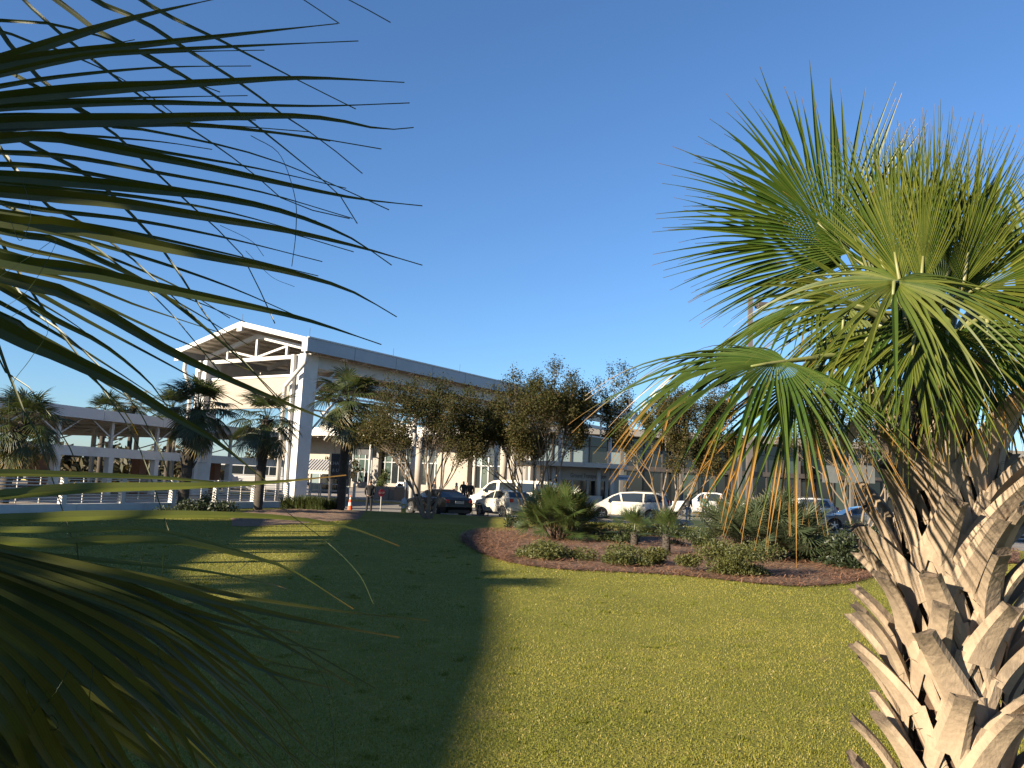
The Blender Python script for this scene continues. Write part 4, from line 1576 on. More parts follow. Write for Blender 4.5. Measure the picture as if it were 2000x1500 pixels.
def small_palm(label, loc, h, seed, s):
    rg = random.Random(seed)
    r = thing('young_palm', label, 'palm', loc, 0, 'young palms in the planting bed')
    pts = [(0, 0, -0.05), (0.02, 0, h * 0.5), (0.0, 0.02, h)]
    MB().tube(pts, [0.14, 0.11, 0.09], 9).build('trunk', trunk_far_mat, r, smooth=True)
    mb = MB()
    for k in range(40):
        a = k * 2.4
        z = h * (k / 40)
        d = Vector((math.cos(a), math.sin(a), 0))
        e = Vector((-math.sin(a), math.cos(a), 0))
        b0 = d * 0.09 + Vector((0, 0, z))
        mb.add([b0 - e * 0.03, b0 + e * 0.03, b0 + d * 0.09 + Vector((0, 0, 0.09))], [(0, 1, 2)])
    mb.build('leaf_base', boot_end_mat, r)
    for k in range(26):
        el, me = SAW[k % len(SAW)]
        M = Matrix.Translation((0, 0, h - 0.04)) @ Matrix.Rotation(k * 2.399 + rg.uniform(-0.2, 0.2), 4, 'Z') @ Matrix.Scale(s * rg.uniform(0.85, 1.1), 4)
        inst(me, 'leaf', r, M)


small_palm('young fan palm in front of the white minivan, left of two', on_bed(1238, 1068), 0.42, 3, 0.80)
small_palm('young fan palm with knobbly trunk, right of two before the minivan', on_bed(1300, 1084), 0.55, 5, 0.72)

# -------- low shrubs
bush('juniper', 'low lime green juniper, leftmost of three at the bed edge', 'shrub', on_bed(1068, 1092), 0.78, 0.6, 0.44, juniper_leaf, 51, 9000, 0.032, 0.35, 0.2, 'low junipers along the bed edge')
bush('juniper', 'low spreading juniper, middle one of three at the bed edge', 'shrub', on_bed(1232, 1102), 0.92, 0.6, 0.42, juniper_leaf, 52, 11000, 0.032, 0.35, 0.2, 'low junipers along the bed edge')
bush('juniper', 'low juniper before the silvery palmetto, rightmost of three', 'shrub', on_bed(1430, 1122), 0.98, 0.55, 0.46, juniper_leaf, 53, 12000, 0.030, 0.35, 0.2, 'low junipers along the bed edge')
hedge_spots = [(1165, 1050, 1.1, 0.55, 'dark low shrub right beside the big green palmetto'), (1205, 1060, 0.8, 0.5, 'dark low shrub just left of the young palms'),
               (1335, 1052, 1.0, 0.6, 'low green shrub right of the young palms'), (1372, 1070, 0.9, 0.5, 'low green shrub at the left foot of the silvery palmetto'),
               (1275, 1050, 0.9, 0.5, 'dark low shrub between the two young palms')]
for k, (px, py, w, h, lb) in enumerate(hedge_spots):
    bush('low_shrub', lb, 'shrub', on_bed(px, py), w, 0.7, h, shrub_leaf, 60 + k, 4000, 0.04, 0.35, 0.6, 'low shrubs behind the junipers')
for k, (px, py, w, h, lb) in enumerate([(1615, 1098, 1.0, 0.75, 'dark shrub right of the silvery palmetto'), (1665, 1108, 1.0, 0.85, 'dark shrub before the pale myrtle stems'),
                                        (1722, 1100, 1.0, 0.9, 'dark shrub half hidden by the big palm trunk')]):
    bush('dark_shrub', lb, 'shrub', on_bed(px, py), w, 0.8, h, dark_leaf, 70 + k, 3000, 0.06, 0.35, 0.5, 'dark shrubs at the right of the bed')
bush('clipped_shrub', 'small light-flecked shrub against the low white wall', 'shrub', at_dist(402, 35.6, 0.14), 0.85, 0.6, 0.55, shrub_leaf, 80, 2200, 0.055, 0.4, 0.3)
bush('dark_shrub', 'black-green shrub in shade below the low white wall', 'shrub', at_dist(385, 32.0, 0.14), 1.6, 0.8, 0.60, dark_leaf, 81, 4200, 0.06, 0.4, 0.3)
bush('dark_shrub', 'round dark shrub near the kerb left of the big palmetto', 'shrub', at_dist(1003, 33.5, 0.14), 0.55, 0.5, 0.6, dark_leaf, 82, 1800, 0.05, 0.4, 0.3)


def grass_clump(label, loc, w, h, seed, n=1500):
    rs = np.random.RandomState(seed)
    a = rs.rand(n) * 6.283
    q = np.sqrt(rs.rand(n))
    x, y = np.cos(a) * q * w, np.sin(a) * q * w * 0.6
    L = h * (0.5 + 0.6 * rs.rand(n))
    la = a + rs.normal(0, 0.5, n)
    ln = 0.2 + 0.8 * rs.rand(n)
    V = np.zeros((n, 5, 3), np.float32)
    bw = 0.008
    V[:, 0] = np.stack([x - bw * np.sin(la), y + bw * np.cos(la), 0 * x], 1)
    V[:, 1] = np.stack([x + bw * np.sin(la), y - bw * np.cos(la), 0 * x], 1)
    m = np.stack([x + np.cos(la) * ln * L * 0.25, y + np.sin(la) * ln * L * 0.25, L * 0.65], 1)
    V[:, 2] = m + np.stack([bw * np.sin(la), -bw * np.cos(la), 0 * x], 1)
    V[:, 3] = m - np.stack([bw * np.sin(la), -bw * np.cos(la), 0 * x], 1)
    V[:, 4] = np.stack([x + np.cos(la) * ln * L * 0.8, y + np.sin(la) * ln * L * 0.8, L * (1.0 - 0.25 * ln)], 1)
    F = []
    for i in range(n):
        o = i * 5
        F += [(o, o + 1, o + 2), (o, o + 2, o + 3), (o + 3, o + 2, o + 4)]
    tint = np.zeros((n, 5, 4), np.float32)
    tint[:, :, 1] = rs.rand(n)[:, None]
    tint[:, 4, 0] = 1.0
    r = thing('grass_clump', label, 'ornamental grass', loc, 0, 'ornamental grass by the column')
    inst(np_mesh('blades', V.reshape(-1, 3), F, shrub_leaf, tint.reshape(-1, 4), 3), 'blades', r)


grass_clump('bushy ornamental grass at the foot of the big white column', at_dist(585, 42.3), 1.0, 0.85, 91)
grass_clump('bushy ornamental grass left of the slim palm trunk', at_dist(632, 42.0), 0.9, 0.75, 92)


# -------- background woods far behind (reads as one mass)
def woods():
    rs = np.random.RandomState(5)
    V, TT = [], []
    spans = [(-150, -25, 120, 6.5), (-26, 10, 170, 4.8), (60, 160, 160, 9.0), (-60, -28, 78, 5.2)]
    for k, (x0, x1, y, h) in enumerate(spans):
        nb = int((x1 - x0) / 5)
        for i in range(nb):
            x = x0 + (x1 - x0) * (i + rs.rand()) / nb
            hh = h * (0.7 + 0.5 * rs.rand())
            v, t = leaf_cloud(int(rs.randint(1e6)), 500, 4.0, 3.0, hh * 0.62, 0.45, 0.3, 9, 0.5, 0)
            v = v + np.array([x, y + rs.rand() * 8, 0])
            V.append(v)
            TT.append(t)
    V, TT = np.concatenate(V), np.concatenate(TT)
    n = len(V) // 4
    o = bpy.data.objects.new('distant_woods', np_mesh('distant_woods', V, np.arange(n * 4).reshape(n, 4), wood_leaf, TT, 4))
    COL.objects.link(o)
    o['kind'] = 'stuff'
    tag(o, 'far-off belt of brownish trees behind the walkway', 'woods')


woods()
# ================================================================== VEHICLES
def paint(name, col, rough=0.25, coat=0.6, metal=0.0):
    m = mat(name, col, rough, tuple(c * 0.88 for c in col), 1.5, 0.5, metal=metal, coat=coat, stain=tuple(c * 0.7 + 0.02 for c in col), sscale=2.0, samt=0.18)
    return m


cream_car = paint('pearl_white_paint', (0.60, 0.56, 0.475))
white_car = paint('white_car_paint', (0.60, 0.59, 0.57))
black_car = paint('black_car_paint', (0.004, 0.0045, 0.006), 0.22, 0.15)
grey_car = paint('grey_car_paint', (0.10, 0.11, 0.12), 0.25, 0.7)
silver_car = paint('silver_car_paint', (0.45, 0.46, 0.47), 0.3, 0.7, 0.2)
car_glass = glass_mat('car_glass', (0.02, 0.026, 0.03), 0.04)
car_glass_l = glass_mat('car_glass_light', (0.10, 0.13, 0.14), 0.04)


def poly_extrude(outline, y0, y1, warp):
    """outline (x,z) closed polygon -> solid between y0 and y1, softened edges; warp(x,y,z)->(x,y,z)"""
    bm = bmesh.new()
    a = [bm.verts.new((x, y0, z)) for x, z in outline]
    f = bm.faces.new(a)
    ret = bmesh.ops.extrude_face_region(bm, geom=[f])
    for v in ret['geom']:
        if isinstance(v, bmesh.types.BMVert):
            v.co.y = y1
    bmesh.ops.recalc_face_normals(bm, faces=bm.faces)
    es = [e for e in bm.edges if len(e.link_faces) == 2 and any(len(q.verts) > 4 for q in e.link_faces)]
    bmesh.ops.bevel(bm, geom=es, offset=0.045, segments=2, profile=0.5, affect='EDGES', clamp_overlap=True)
    bmesh.ops.triangulate(bm, faces=[q for q in bm.faces if len(q.verts) > 4])
    for v in bm.verts:
        v.co = Vector(warp(*v.co))
    return bm


def wheel(parent, x, y, r, side, w=0.21, spokes=5):
    mb = MB()
    n = 22
    prof = [(0.62, -0.5), (0.95, -0.5), (1.0, -0.3), (1.0, 0.3), (0.95, 0.5), (0.62, 0.5)]
    vs, fs = [], []
    for k in range(n):
        a = 2 * math.pi * k / n
        for pr, pw in prof:
            vs.append((x + math.cos(a) * r * pr, y + pw * w, r + math.sin(a) * r * pr))
    m = len(prof)
    for k in range(n):
        k2 = (k + 1) % n
        for j in range(m - 1):
            fs.append((k * m + j, k2 * m + j, k2 * m + j + 1, k * m + j + 1))
    mb.add(vs, fs)
    t = mb.build('wheel', tyre_mat, parent, smooth=True)
    mb = MB()
    yo = y + side * w * 0.36
    mb.tube([(x, yo - side * 0.05, r), (x, yo - side * 0.03, r)], r * 0.63, 20)
    mb.build('rim_dish', black_plastic, t)
    mb = MB()
    for k in range(spokes):
        a = 2 * math.pi * k / spokes + 0.3
        ca, sa = math.cos(a), math.sin(a)
        for (q0, q1, ww) in ((0.06, 0.62, 0.085),):
            p0 = Vector((x + ca * r * q0, yo, r + sa * r * q0))
            p1 = Vector((x + ca * r * q1, yo, r + sa * r * q1))
            mb.beam(p0, p1, r * ww * 2.2, 0.04, (0, 1, 0))
    ring = [(x + math.cos(a) * r * 0.62, yo, r + math.sin(a) * r * 0.62) for a in [2 * math.pi * k / 24 for k in range(25)]]
    mb.tube(ring, r * 0.045, 6, caps=False)
    mb.tube([(x, yo - 0.03, r), (x, yo + 0.03, r)], r * 0.14, 10)
    mb.build('rim', rim_mat, t, smooth=False)


def car(name, label, cat, loc, head, spec, body_m, group=None, glass=None, detail=True):
    """spec: L, W, body (x,z) top profile front->rear, belt z, cabin (x,z) list front->rear, wheels (xf,xr,r); car faces +x"""
    glass = glass or car_glass
    head = Vector(head)
    r = thing(name, label, cat, loc, math.atan2(head.y, head.x), group)
    L, W = spec['L'], spec['W']
    xf, xr, wr = spec['wheels']
    zb = spec.get('ground', 0.20)
    hw = W / 2

    def warp(x, y, z):
        k = 1 - 0.13 * min(1.0, abs(x) / (L / 2)) ** 5
        k *= 1 - 0.05 * max(0.0, 1 - (z - zb) / 0.25) if z < zb + 0.25 else 1
        return (x, y * k, z)
    top = spec['body']
    out = list(top)
    # underside with wheel arches, rear to front
    def arch(cx):
        ra = wr * 1.13
        pts = []
        zz = zb
        a0 = math.asin(max(-1, min(1, (zz - wr) / ra)))
        for k in range(11):
            a = (a0) + (math.pi - 2 * a0) * k / 10
            pts.append((cx - math.cos(math.pi - a) * -1 * ra if False else cx + math.cos(math.pi - a) * ra, wr + math.sin(a) * ra))
        return pts
    out += arch(xr) + arch(xf)
    bm = poly_extrude(out, -hw, hw, warp)
    me = bpy.data.meshes.new('body')
    bm.to_mesh(me)
    bm.free()
    me.materials.append(body_m)
    body = inst(me, 'body', r)
    # dark wheel wells
    for cx in (xf, xr):
        box('wheel_well', (cx - wr * 1.1, -hw + 0.25, zb), (cx + wr * 1.1, hw - 0.25, wr * 1.9), black_plastic, r)
    # cabin
    zbel = spec['belt']
    cab = spec['cabin']
    tum = spec.get('tumble', 0.20)
    zt = max(z for x, z in cab)

    def yw(x, z):
        return (hw - 0.07) - tum * (z - zbel) / max(0.01, (zt - zbel))
    n = len(cab)
    mb = MB()
    vs = [(x, -yw(x, z), z) for x, z in cab] + [(x, yw(x, z), z) for x, z in cab]
    fs = [tuple(range(n - 1, -1, -1)), tuple(range(n, 2 * n))]
    for i in range(n - 1):
        fs.append((i, i + 1, n + i + 1, n + i))
    fs.append((n - 1, 0, n, 2 * n - 1))
    mb.add(vs, fs)
    cabin = mb.build('cabin', body_m, r, bevel=0.03)
    # side windows
    for s in (-1, 1):
        for w in spec['windows']:
            mbw = MB()
            q = [(x, s * (yw(x, z) + 0.006), z) for x, z in w]
            q2 = [(x, s * (yw(x, z) - 0.02), z) for x, z in w]
            m = len(q)
            f = tuple(range(m)) if s < 0 else tuple(range(m - 1, -1, -1))
            mbw.add(q + q2, [f] + [(i, (i + 1) % m, m + (i + 1) % m, m + i) for i in range(m)])
            wo_ = mbw.build('side_window', glass, cabin)
        if spec.get('trim'):
            pts = [(x, s * (yw(x, z) + 0.014), z) for x, z in spec['trim']]
            MB().tube(pts, 0.016, 5).build('window_trim', chrome, cabin)
    # windscreens lie on the front and rear slopes of the cabin
    for key, nm in (('front_glass', 'windscreen'), ('rear_glass', 'rear_window')):
        if key in spec:
            (xa, za), (xb, zb2) = spec[key]
            d = Vector((xb - xa, 0, zb2 - za)).normalized()
            nrm = Vector((d.z, 0, -d.x))
            if (key == 'front_glass') != (nrm.x > 0):
                nrm = -nrm
            off = nrm * 0.008
            ya, yb = yw(xa, za) - 0.07, yw(xb, zb2) - 0.07
            mbw = MB()
            v = [Vector((xa, -ya, za)) + off, Vector((xa, ya, za)) + off, Vector((xb, yb, zb2)) + off, Vector((xb, -yb, zb2)) + off]
            v2 = [p - off * 3 for p in v]
            mbw.add(v + v2, [(0, 1, 2, 3), (7, 6, 5, 4), (0, 4, 5, 1), (1, 5, 6, 2), (2, 6, 7, 3), (3, 7, 4, 0)])
            mbw.build(nm, glass, cabin)
    for cx in (xf, xr):
        for s in (-1, 1):
            wheel(r, cx, s * (hw - 0.12), wr, s, spokes=spec.get('spokes', 5))
    # lamps
    fx = L / 2
    for s in (-1, 1):
        x0, z0, x1, z1 = spec['head']
        MB().taper((x0, s * hw * 0.58 - 0.16, z0), (x1, s * hw * 0.58 + 0.16, z0), (x0, s * hw * 0.62 - 0.14, z1), (x1 - 0.05, s * hw * 0.62 + 0.14, z1)).build('headlight', headlamp, r, bevel=0.02)
        x0, z0, x1, z1 = spec['tail']
        MB().box((x0, s * hw * 0.76 - 0.09, z0 + 0.02), (x1, s * hw * 0.76 + 0.09, z1)).build('tail_light', tail_red, r, bevel=0.02)
        mx, mz = spec['mirror']
        MB().box((mx - 0.10, s * (hw + 0.02) - 0.02, mz), (mx + 0.06, s * (hw + 0.02) + 0.16 * s if s > 0 else s * (hw + 0.02) + 0.02, mz + 0.15)).build('mirror', body_m if not spec.get('dark_mirror') else black_plastic, r, bevel=0.03) if s > 0 else MB().box((mx - 0.10, -(hw + 0.18), mz), (mx + 0.06, -(hw - 0.0), mz + 0.15)).build('mirror', body_m if not spec.get('dark_mirror') else black_plastic, r, bevel=0.03)
        if detail:
            for hx in spec.get('handles', []):
                MB().box((hx - 0.11, s * (hw + 0.008) - 0.012, zbel - 0.14), (hx + 0.11, s * (hw + 0.008) + 0.012, zbel - 0.10)).build('door_handle', body_m if not spec.get('chrome_handle') else chrome, r)
            for dx in spec.get('seams', []):
                MB().box((dx - 0.006, s * (hw - 0.006) - 0.010, zb + 0.12), (dx + 0.006, s * (hw - 0.006) + 0.010, zbel - 0.02)).build('door_seam', black_plastic, r)
        MB().box((xr + wr * 1.25, s * (hw - 0.03) - 0.02, zb - 0.02), (xf - wr * 1.25, s * (hw - 0.03) + 0.02, zb + 0.09)).build('sill', black_plastic, r)
    MB().box((-fx + 0.02, -hw * 0.72, zb + 0.02), (-fx + 0.16, hw * 0.72, zb + 0.20)).build('rear_bumper_insert', black_plastic, r)
    MB().box((fx - 0.20, -hw * 0.55, zb + 0.06), (fx - 0.02, hw * 0.55, zb + 0.26)).build('grille', black_plastic, r)
    MB().box((-fx - 0.006, -0.26, spec.get('plate', 0.62)), (-fx + 0.05, 0.26, spec.get('plate', 0.62) + 0.14)).build('number_plate', letter_white, r)
    if spec.get('rack'):
        for s in (-1, 1):
            x0, x1, z = spec['rack']
            MB().tube([(x0, s * (hw - tum - 0.12), z - 0.05), (x0 - 0.1, s * (hw - tum - 0.12), z + 0.03), (x1 + 0.1, s * (hw - tum - 0.12), z + 0.03), (x1, s * (hw - tum - 0.12), z - 0.05)], 0.02, 5).build('roof_rail', black_plastic, r)
    return r


SEDAN = dict(L=4.95, W=1.86, wheels=(1.45, -1.42, 0.34), belt=0.96, tumble=0.26, ground=0.20, plate=0.72,
             body=[(2.40, 0.20), (2.46, 0.42), (2.42, 0.62), (2.15, 0.78), (1.15, 0.93), (0.95, 0.97), (-1.55, 1.01), (-2.25, 1.04), (-2.42, 0.92), (-2.46, 0.55), (-2.40, 0.26), (-2.30, 0.20)],
             cabin=[(1.05, 0.90), (0.25, 1.34), (-0.25, 1.45), (-0.85, 1.44), (-1.35, 1.32), (-1.95, 1.00), (-1.9, 0.9)],
             front_glass=((0.98, 0.95), (0.30, 1.31)), rear_glass=((-1.88, 1.03), (-1.40, 1.29)),
             windows=[[(0.70, 1.02), (0.22, 1.29), (-0.18, 1.38), (-0.22, 1.02)], [(-0.30, 1.02), (-0.27, 1.38), (-0.80, 1.37), (-1.22, 1.26), (-1.50, 1.12), (-1.45, 1.04)]],
             trim=[(0.72, 0.99), (-1.45, 1.005), (-1.60, 1.10), (-1.25, 1.29), (-0.80, 1.405), (-0.25, 1.41), (0.22, 1.32)],
             head=(2.02, 0.60, 2.36, 0.76), tail=(-2.48, 0.74, -2.30, 0.92), mirror=(0.62, 0.98), handles=[-0.05, -1.05], seams=[0.55, -0.26, -1.25], chrome_handle=True)
CROSS = dict(L=4.13, W=1.77, wheels=(1.26, -1.27, 0.345), belt=1.02, tumble=0.24, ground=0.26, plate=0.80,
             body=[(1.98, 0.26), (2.06, 0.50), (2.02, 0.74), (1.80, 0.92), (1.05, 1.02), (-0.9, 1.07), (-1.6, 1.16), (-1.88, 1.10), (-2.0, 0.85), (-2.04, 0.55), (-1.98, 0.32), (-1.9, 0.26)],
             cabin=[(1.15, 0.98), (0.45, 1.40), (0.05, 1.53), (-0.60, 1.56), (-1.30, 1.50), (-1.82, 1.14), (-1.8, 1.0)],
             front_glass=((1.06, 1.04), (0.50, 1.37)), rear_glass=((-1.77, 1.17), (-1.38, 1.45)),
             windows=[[(0.86, 1.06), (0.38, 1.36), (0.0, 1.46), (-0.12, 1.07)], [(-0.20, 1.07), (-0.10, 1.47), (-0.62, 1.48), (-1.15, 1.36), (-1.02, 1.14)]],
             head=(1.70, 0.78, 1.98, 0.94), tail=(-2.02, 0.90, -1.80, 1.12), mirror=(0.72, 1.04), handles=[0.0, -0.95], seams=[0.62, -0.16, -0.95], rack=None)
MINIVAN = dict(L=5.10, W=1.95, wheels=(1.56, -1.46, 0.335), belt=1.05, tumble=0.22, ground=0.20, plate=0.95,
               body=[(2.46, 0.20), (2.54, 0.44), (2.50, 0.66), (2.20, 0.84), (1.55, 1.02), (-2.3, 1.08), (-2.46, 1.02), (-2.54, 0.60), (-2.50, 0.28), (-2.42, 0.20)],
               cabin=[(1.75, 0.98), (0.95, 1.46), (0.45, 1.66), (-0.4, 1.73), (-1.6, 1.72), (-2.2, 1.64), (-2.48, 1.06), (-2.4, 0.98)],
               front_glass=((1.62, 1.07), (1.02, 1.43)), rear_glass=((-2.42, 1.16), (-2.24, 1.56)),
               windows=[[(1.36, 1.08), (0.90, 1.40), (0.52, 1.56), (0.38, 1.09)], [(0.28, 1.09), (0.42, 1.59), (-0.40, 1.64), (-0.92, 1.64), (-0.92, 1.10)], [(-1.02, 1.10), (-1.02, 1.64), (-1.75, 1.62), (-2.12, 1.50), (-2.22, 1.16)]],
               head=(2.12, 0.70, 2.46, 0.88), tail=(-2.55, 0.96, -2.38, 1.30), mirror=(1.20, 1.06), handles=[0.55, -0.72], seams=[1.02, 0.33, -0.97], rack=(-0.3, -1.9, 1.74))
VAN = dict(L=5.60, W=2.0, wheels=(1.75, -1.75, 0.36), belt=1.30, tumble=0.16, ground=0.26, plate=0.9,
           body=[(2.70, 0.26), (2.80, 0.50), (2.76, 0.82), (2.50, 1.05), (2.0, 1.28), (-2.72, 1.32), (-2.80, 1.1), (-2.80, 0.45), (-2.70, 0.26)],
           cabin=[(2.10, 1.22), (1.45, 1.86), (1.10, 2.05), (0.4, 2.14), (-2.3, 2.14), (-2.70, 2.02), (-2.78, 1.32), (-2.7, 1.22)],
           front_glass=((1.98, 1.36), (1.50, 1.82)), rear_glass=((-2.75, 1.45), (-2.70, 1.92)),
           windows=[[(1.72, 1.40), (1.36, 1.82), (1.02, 1.93), (0.86, 1.93), (0.86, 1.40)], [(0.66, 1.40), (0.66, 1.95), (-0.42, 1.95), (-0.42, 1.40)], [(-0.54, 1.40), (-0.54, 1.95), (-1.62, 1.95), (-1.62, 1.40)], [(-1.74, 1.40), (-1.74, 1.95), (-2.56, 1.92), (-2.60, 1.40)]],
           head=(2.36, 0.84, 2.70, 1.04), tail=(-2.82, 0.80, -2.70, 1.30), mirror=(1.62, 1.34), dark_mirror=True, handles=[0.95], seams=[1.62, 0.76, -0.48])
SUV = dict(L=4.85, W=1.95, wheels=(1.45, -1.45, 0.38), belt=1.12, tumble=0.22, ground=0.28, plate=0.9,
           body=[(2.34, 0.28), (2.42, 0.55), (2.38, 0.86), (2.10, 1.02), (1.15, 1.10), (-2.1, 1.15), (-2.38, 1.10), (-2.42, 0.6), (-2.36, 0.32), (-2.28, 0.28)],
           cabin=[(1.25, 1.05), (0.55, 1.58), (0.1, 1.74), (-0.8, 1.80), (-1.9, 1.76), (-2.30, 1.14), (-2.25, 1.05)],
           front_glass=((1.15, 1.14), (0.62, 1.54)), rear_glass=((-2.24, 1.22), (-1.98, 1.64)),
           windows=[[(0.92, 1.16), (0.48, 1.54), (0.05, 1.66), (-0.02, 1.16)], [(-0.12, 1.16), (-0.06, 1.68), (-0.95, 1.70), (-0.98, 1.17)], [(-1.08, 1.17), (-1.06, 1.70), (-1.75, 1.66), (-1.98, 1.22)]],
           head=(2.05, 0.84, 2.34, 1.0), tail=(-2.43, 0.95, -2.30, 1.25), mirror=(0.85, 1.14), handles=[0.1, -0.9], seams=[0.75, -0.06, -1.0], rack=(0.0, -1.7, 1.80))
PICKUP = dict(L=5.7, W=2.0, wheels=(1.75, -1.75, 0.40), belt=1.18, tumble=0.20, ground=0.34, plate=0.8,
              body=[(2.76, 0.34), (2.85, 0.65), (2.80, 1.0), (2.55, 1.12), (1.4, 1.18), (-0.9, 1.20), (-2.80, 1.18), (-2.85, 0.6), (-2.76, 0.34)],
              cabin=[(1.45, 1.12), (0.85, 1.66), (0.5, 1.84), (-0.5, 1.86), (-0.85, 1.80), (-0.98, 1.2), (-0.95, 1.12)],
              front_glass=((1.36, 1.22), (0.92, 1.62)), rear_glass=((-0.96, 1.25), (-0.88, 1.70)),
              windows=[[(1.10, 1.24), (0.76, 1.62), (0.45, 1.76), (0.25, 1.24)], [(0.13, 1.24), (0.30, 1.77), (-0.45, 1.77), (-0.75, 1.70), (-0.80, 1.24)]],
              head=(2.48, 0.90, 2.78, 1.08), tail=(-2.87, 0.85, -2.72, 1.12), mirror=(1.0, 1.22), handles=[0.45, -0.55], seams=[0.9, 0.18, -0.95])


def car_at(px, Y):
    p = P(px, 1000, Y)
    return Vector((p.x, Y, 0.0))


car('sedan', 'black sedan with bright window trim parked behind the small myrtle', 'car', car_at(853, 45.8), (-0.56, 0.83, 0), SEDAN, black_car)
car('crossover', 'white compact crossover behind the black sedan, red tail light showing', 'car', car_at(984, 45.6), (-0.50, 0.866, 0), CROSS, cream_car)
car('passenger_van', 'tall white passenger van beyond the crossover', 'van', car_at(1000, 53.0), (-0.955, 0.297, 0), VAN, cream_car)
car('minivan', 'white minivan parked before the booth', 'minivan', car_at(1229, 51.0), (-0.955, 0.297, 0), MINIVAN, cream_car)
car('pickup', 'white pickup half hidden by drooping palm leaflets', 'pickup', car_at(1385, 61.0), (-0.985, 0.17, 0), PICKUP, white_car)
car('suv', 'pale sport utility car in shade behind the silvery palmetto', 'car', car_at(1560, 54.0), (-0.94, 0.34, 0), SUV, silver_car)
car('sedan', 'dark grey sedan in shade beside the pale myrtle stems', 'car', car_at(1672, 47.0), (-0.99, 0.1, 0), SEDAN, grey_car)
car('sedan', 'white car glimpsed at the right edge behind the big trunk', 'car', car_at(2010, 44.0), (-0.97, 0.2, 0), SEDAN, white_car)
car('crossover', 'white car whose roof shows over the minivan', 'car', Vector((car_at(1240, 64).x, 64, 0)), (-0.98, 0.2, 0), CROSS, white_car)
for k, (px, Y, sp, m, lb) in enumerate([(82, 92, SEDAN, white_car, 'white parked car far left behind the walkway posts'), (118, 94, CROSS, white_car, 'white parked car far left, second from the edge'),
                                        (268, 96, SEDAN, silver_car, 'silver parked car seen between the brick piers')]):
    car('parked_car', lb, 'car', car_at(px, Y), (0.9, 0.44, 0), sp, m, 'cars parked far left', detail=False)


def shuttle_bus():
    p = P(470, 950, 78.0)
    r = thing('shuttle_bus', 'white shuttle bus with dark window band behind the railing', 'bus', (p.x, 78.0, 0.0), R_(190))
    MB().box((-4.0, -1.15, 0.35), (4.0, 1.15, 1.60)).build('body', white_car, r, bevel=0.08)
    MB().taper((-3.98, -1.13, 1.602), (3.9, 1.13, 1.6), (-3.9, -1.02, 2.85), (3.4, 1.02, 2.85)).build('upper_body', white_car, r, bevel=0.1)
    for s in (-1, 1):
        for k in range(6):
            x = -3.7 + k * 1.15
            MB().taper((x, s * 1.10 - 0.03, 1.72), (x + 1.05, s * 1.10 + 0.03, 1.72), (x, s * 1.045 - 0.03, 2.5), (x + 1.05, s * 1.045 + 0.03, 2.5)).build('side_window', car_glass, r)
    MB().taper((3.78, -0.9, 1.7), (3.86, 0.9, 1.7), (3.56, -0.85, 2.6), (3.62, 0.85, 2.6)).build('windscreen', car_glass, r)
    for x in (2.6, -2.4):
        for s in (-1, 1):
            wheel(r, x, s * 0.98, 0.45, s, 0.26)
    for s in (-1, 1):
        box('headlight', (3.98, s * 0.8 - 0.16, 0.75), (4.05, s * 0.8 + 0.16, 1.0), headlamp, r)


shuttle_bus()


# ================================================================== PEOPLE
skin_mat = mat('skin', (0.42, 0.25, 0.17), 0.55, (0.36, 0.20, 0.14), 12.0, 0.5)
hair_dark = mat('hair_dark', (0.025, 0.018, 0.014), 0.6, (0.04, 0.03, 0.02), 30.0, 0.7)
hair_grey = mat('hair_grey', (0.35, 0.33, 0.30), 0.6, (0.25, 0.24, 0.22), 30.0, 0.7)


def skin_mesh(name, joints, edges, m, parent, sub=1):
    me = bpy.data.meshes.new(name)
    me.from_pydata([j[0] for j in joints], edges, [])
    me.materials.append(m)
    o = bpy.data.objects.new(name, me)
    COL.objects.link(o)
    o.parent = parent
    md = o.modifiers.new('skin', 'SKIN')
    md.use_smooth_shade = True
    if not me.skin_vertices:
        me.skin_vertices.new()
    sv = me.skin_vertices[0].data
    for i, j in enumerate(joints):
        sv[i].radius = (j[1], j[2] if len(j) > 2 else j[1])
        sv[i].use_root = (i == 0)
    ss = o.modifiers.new('smooth', 'SUBSURF')
    ss.levels = sub
    ss.render_levels = sub
    return o


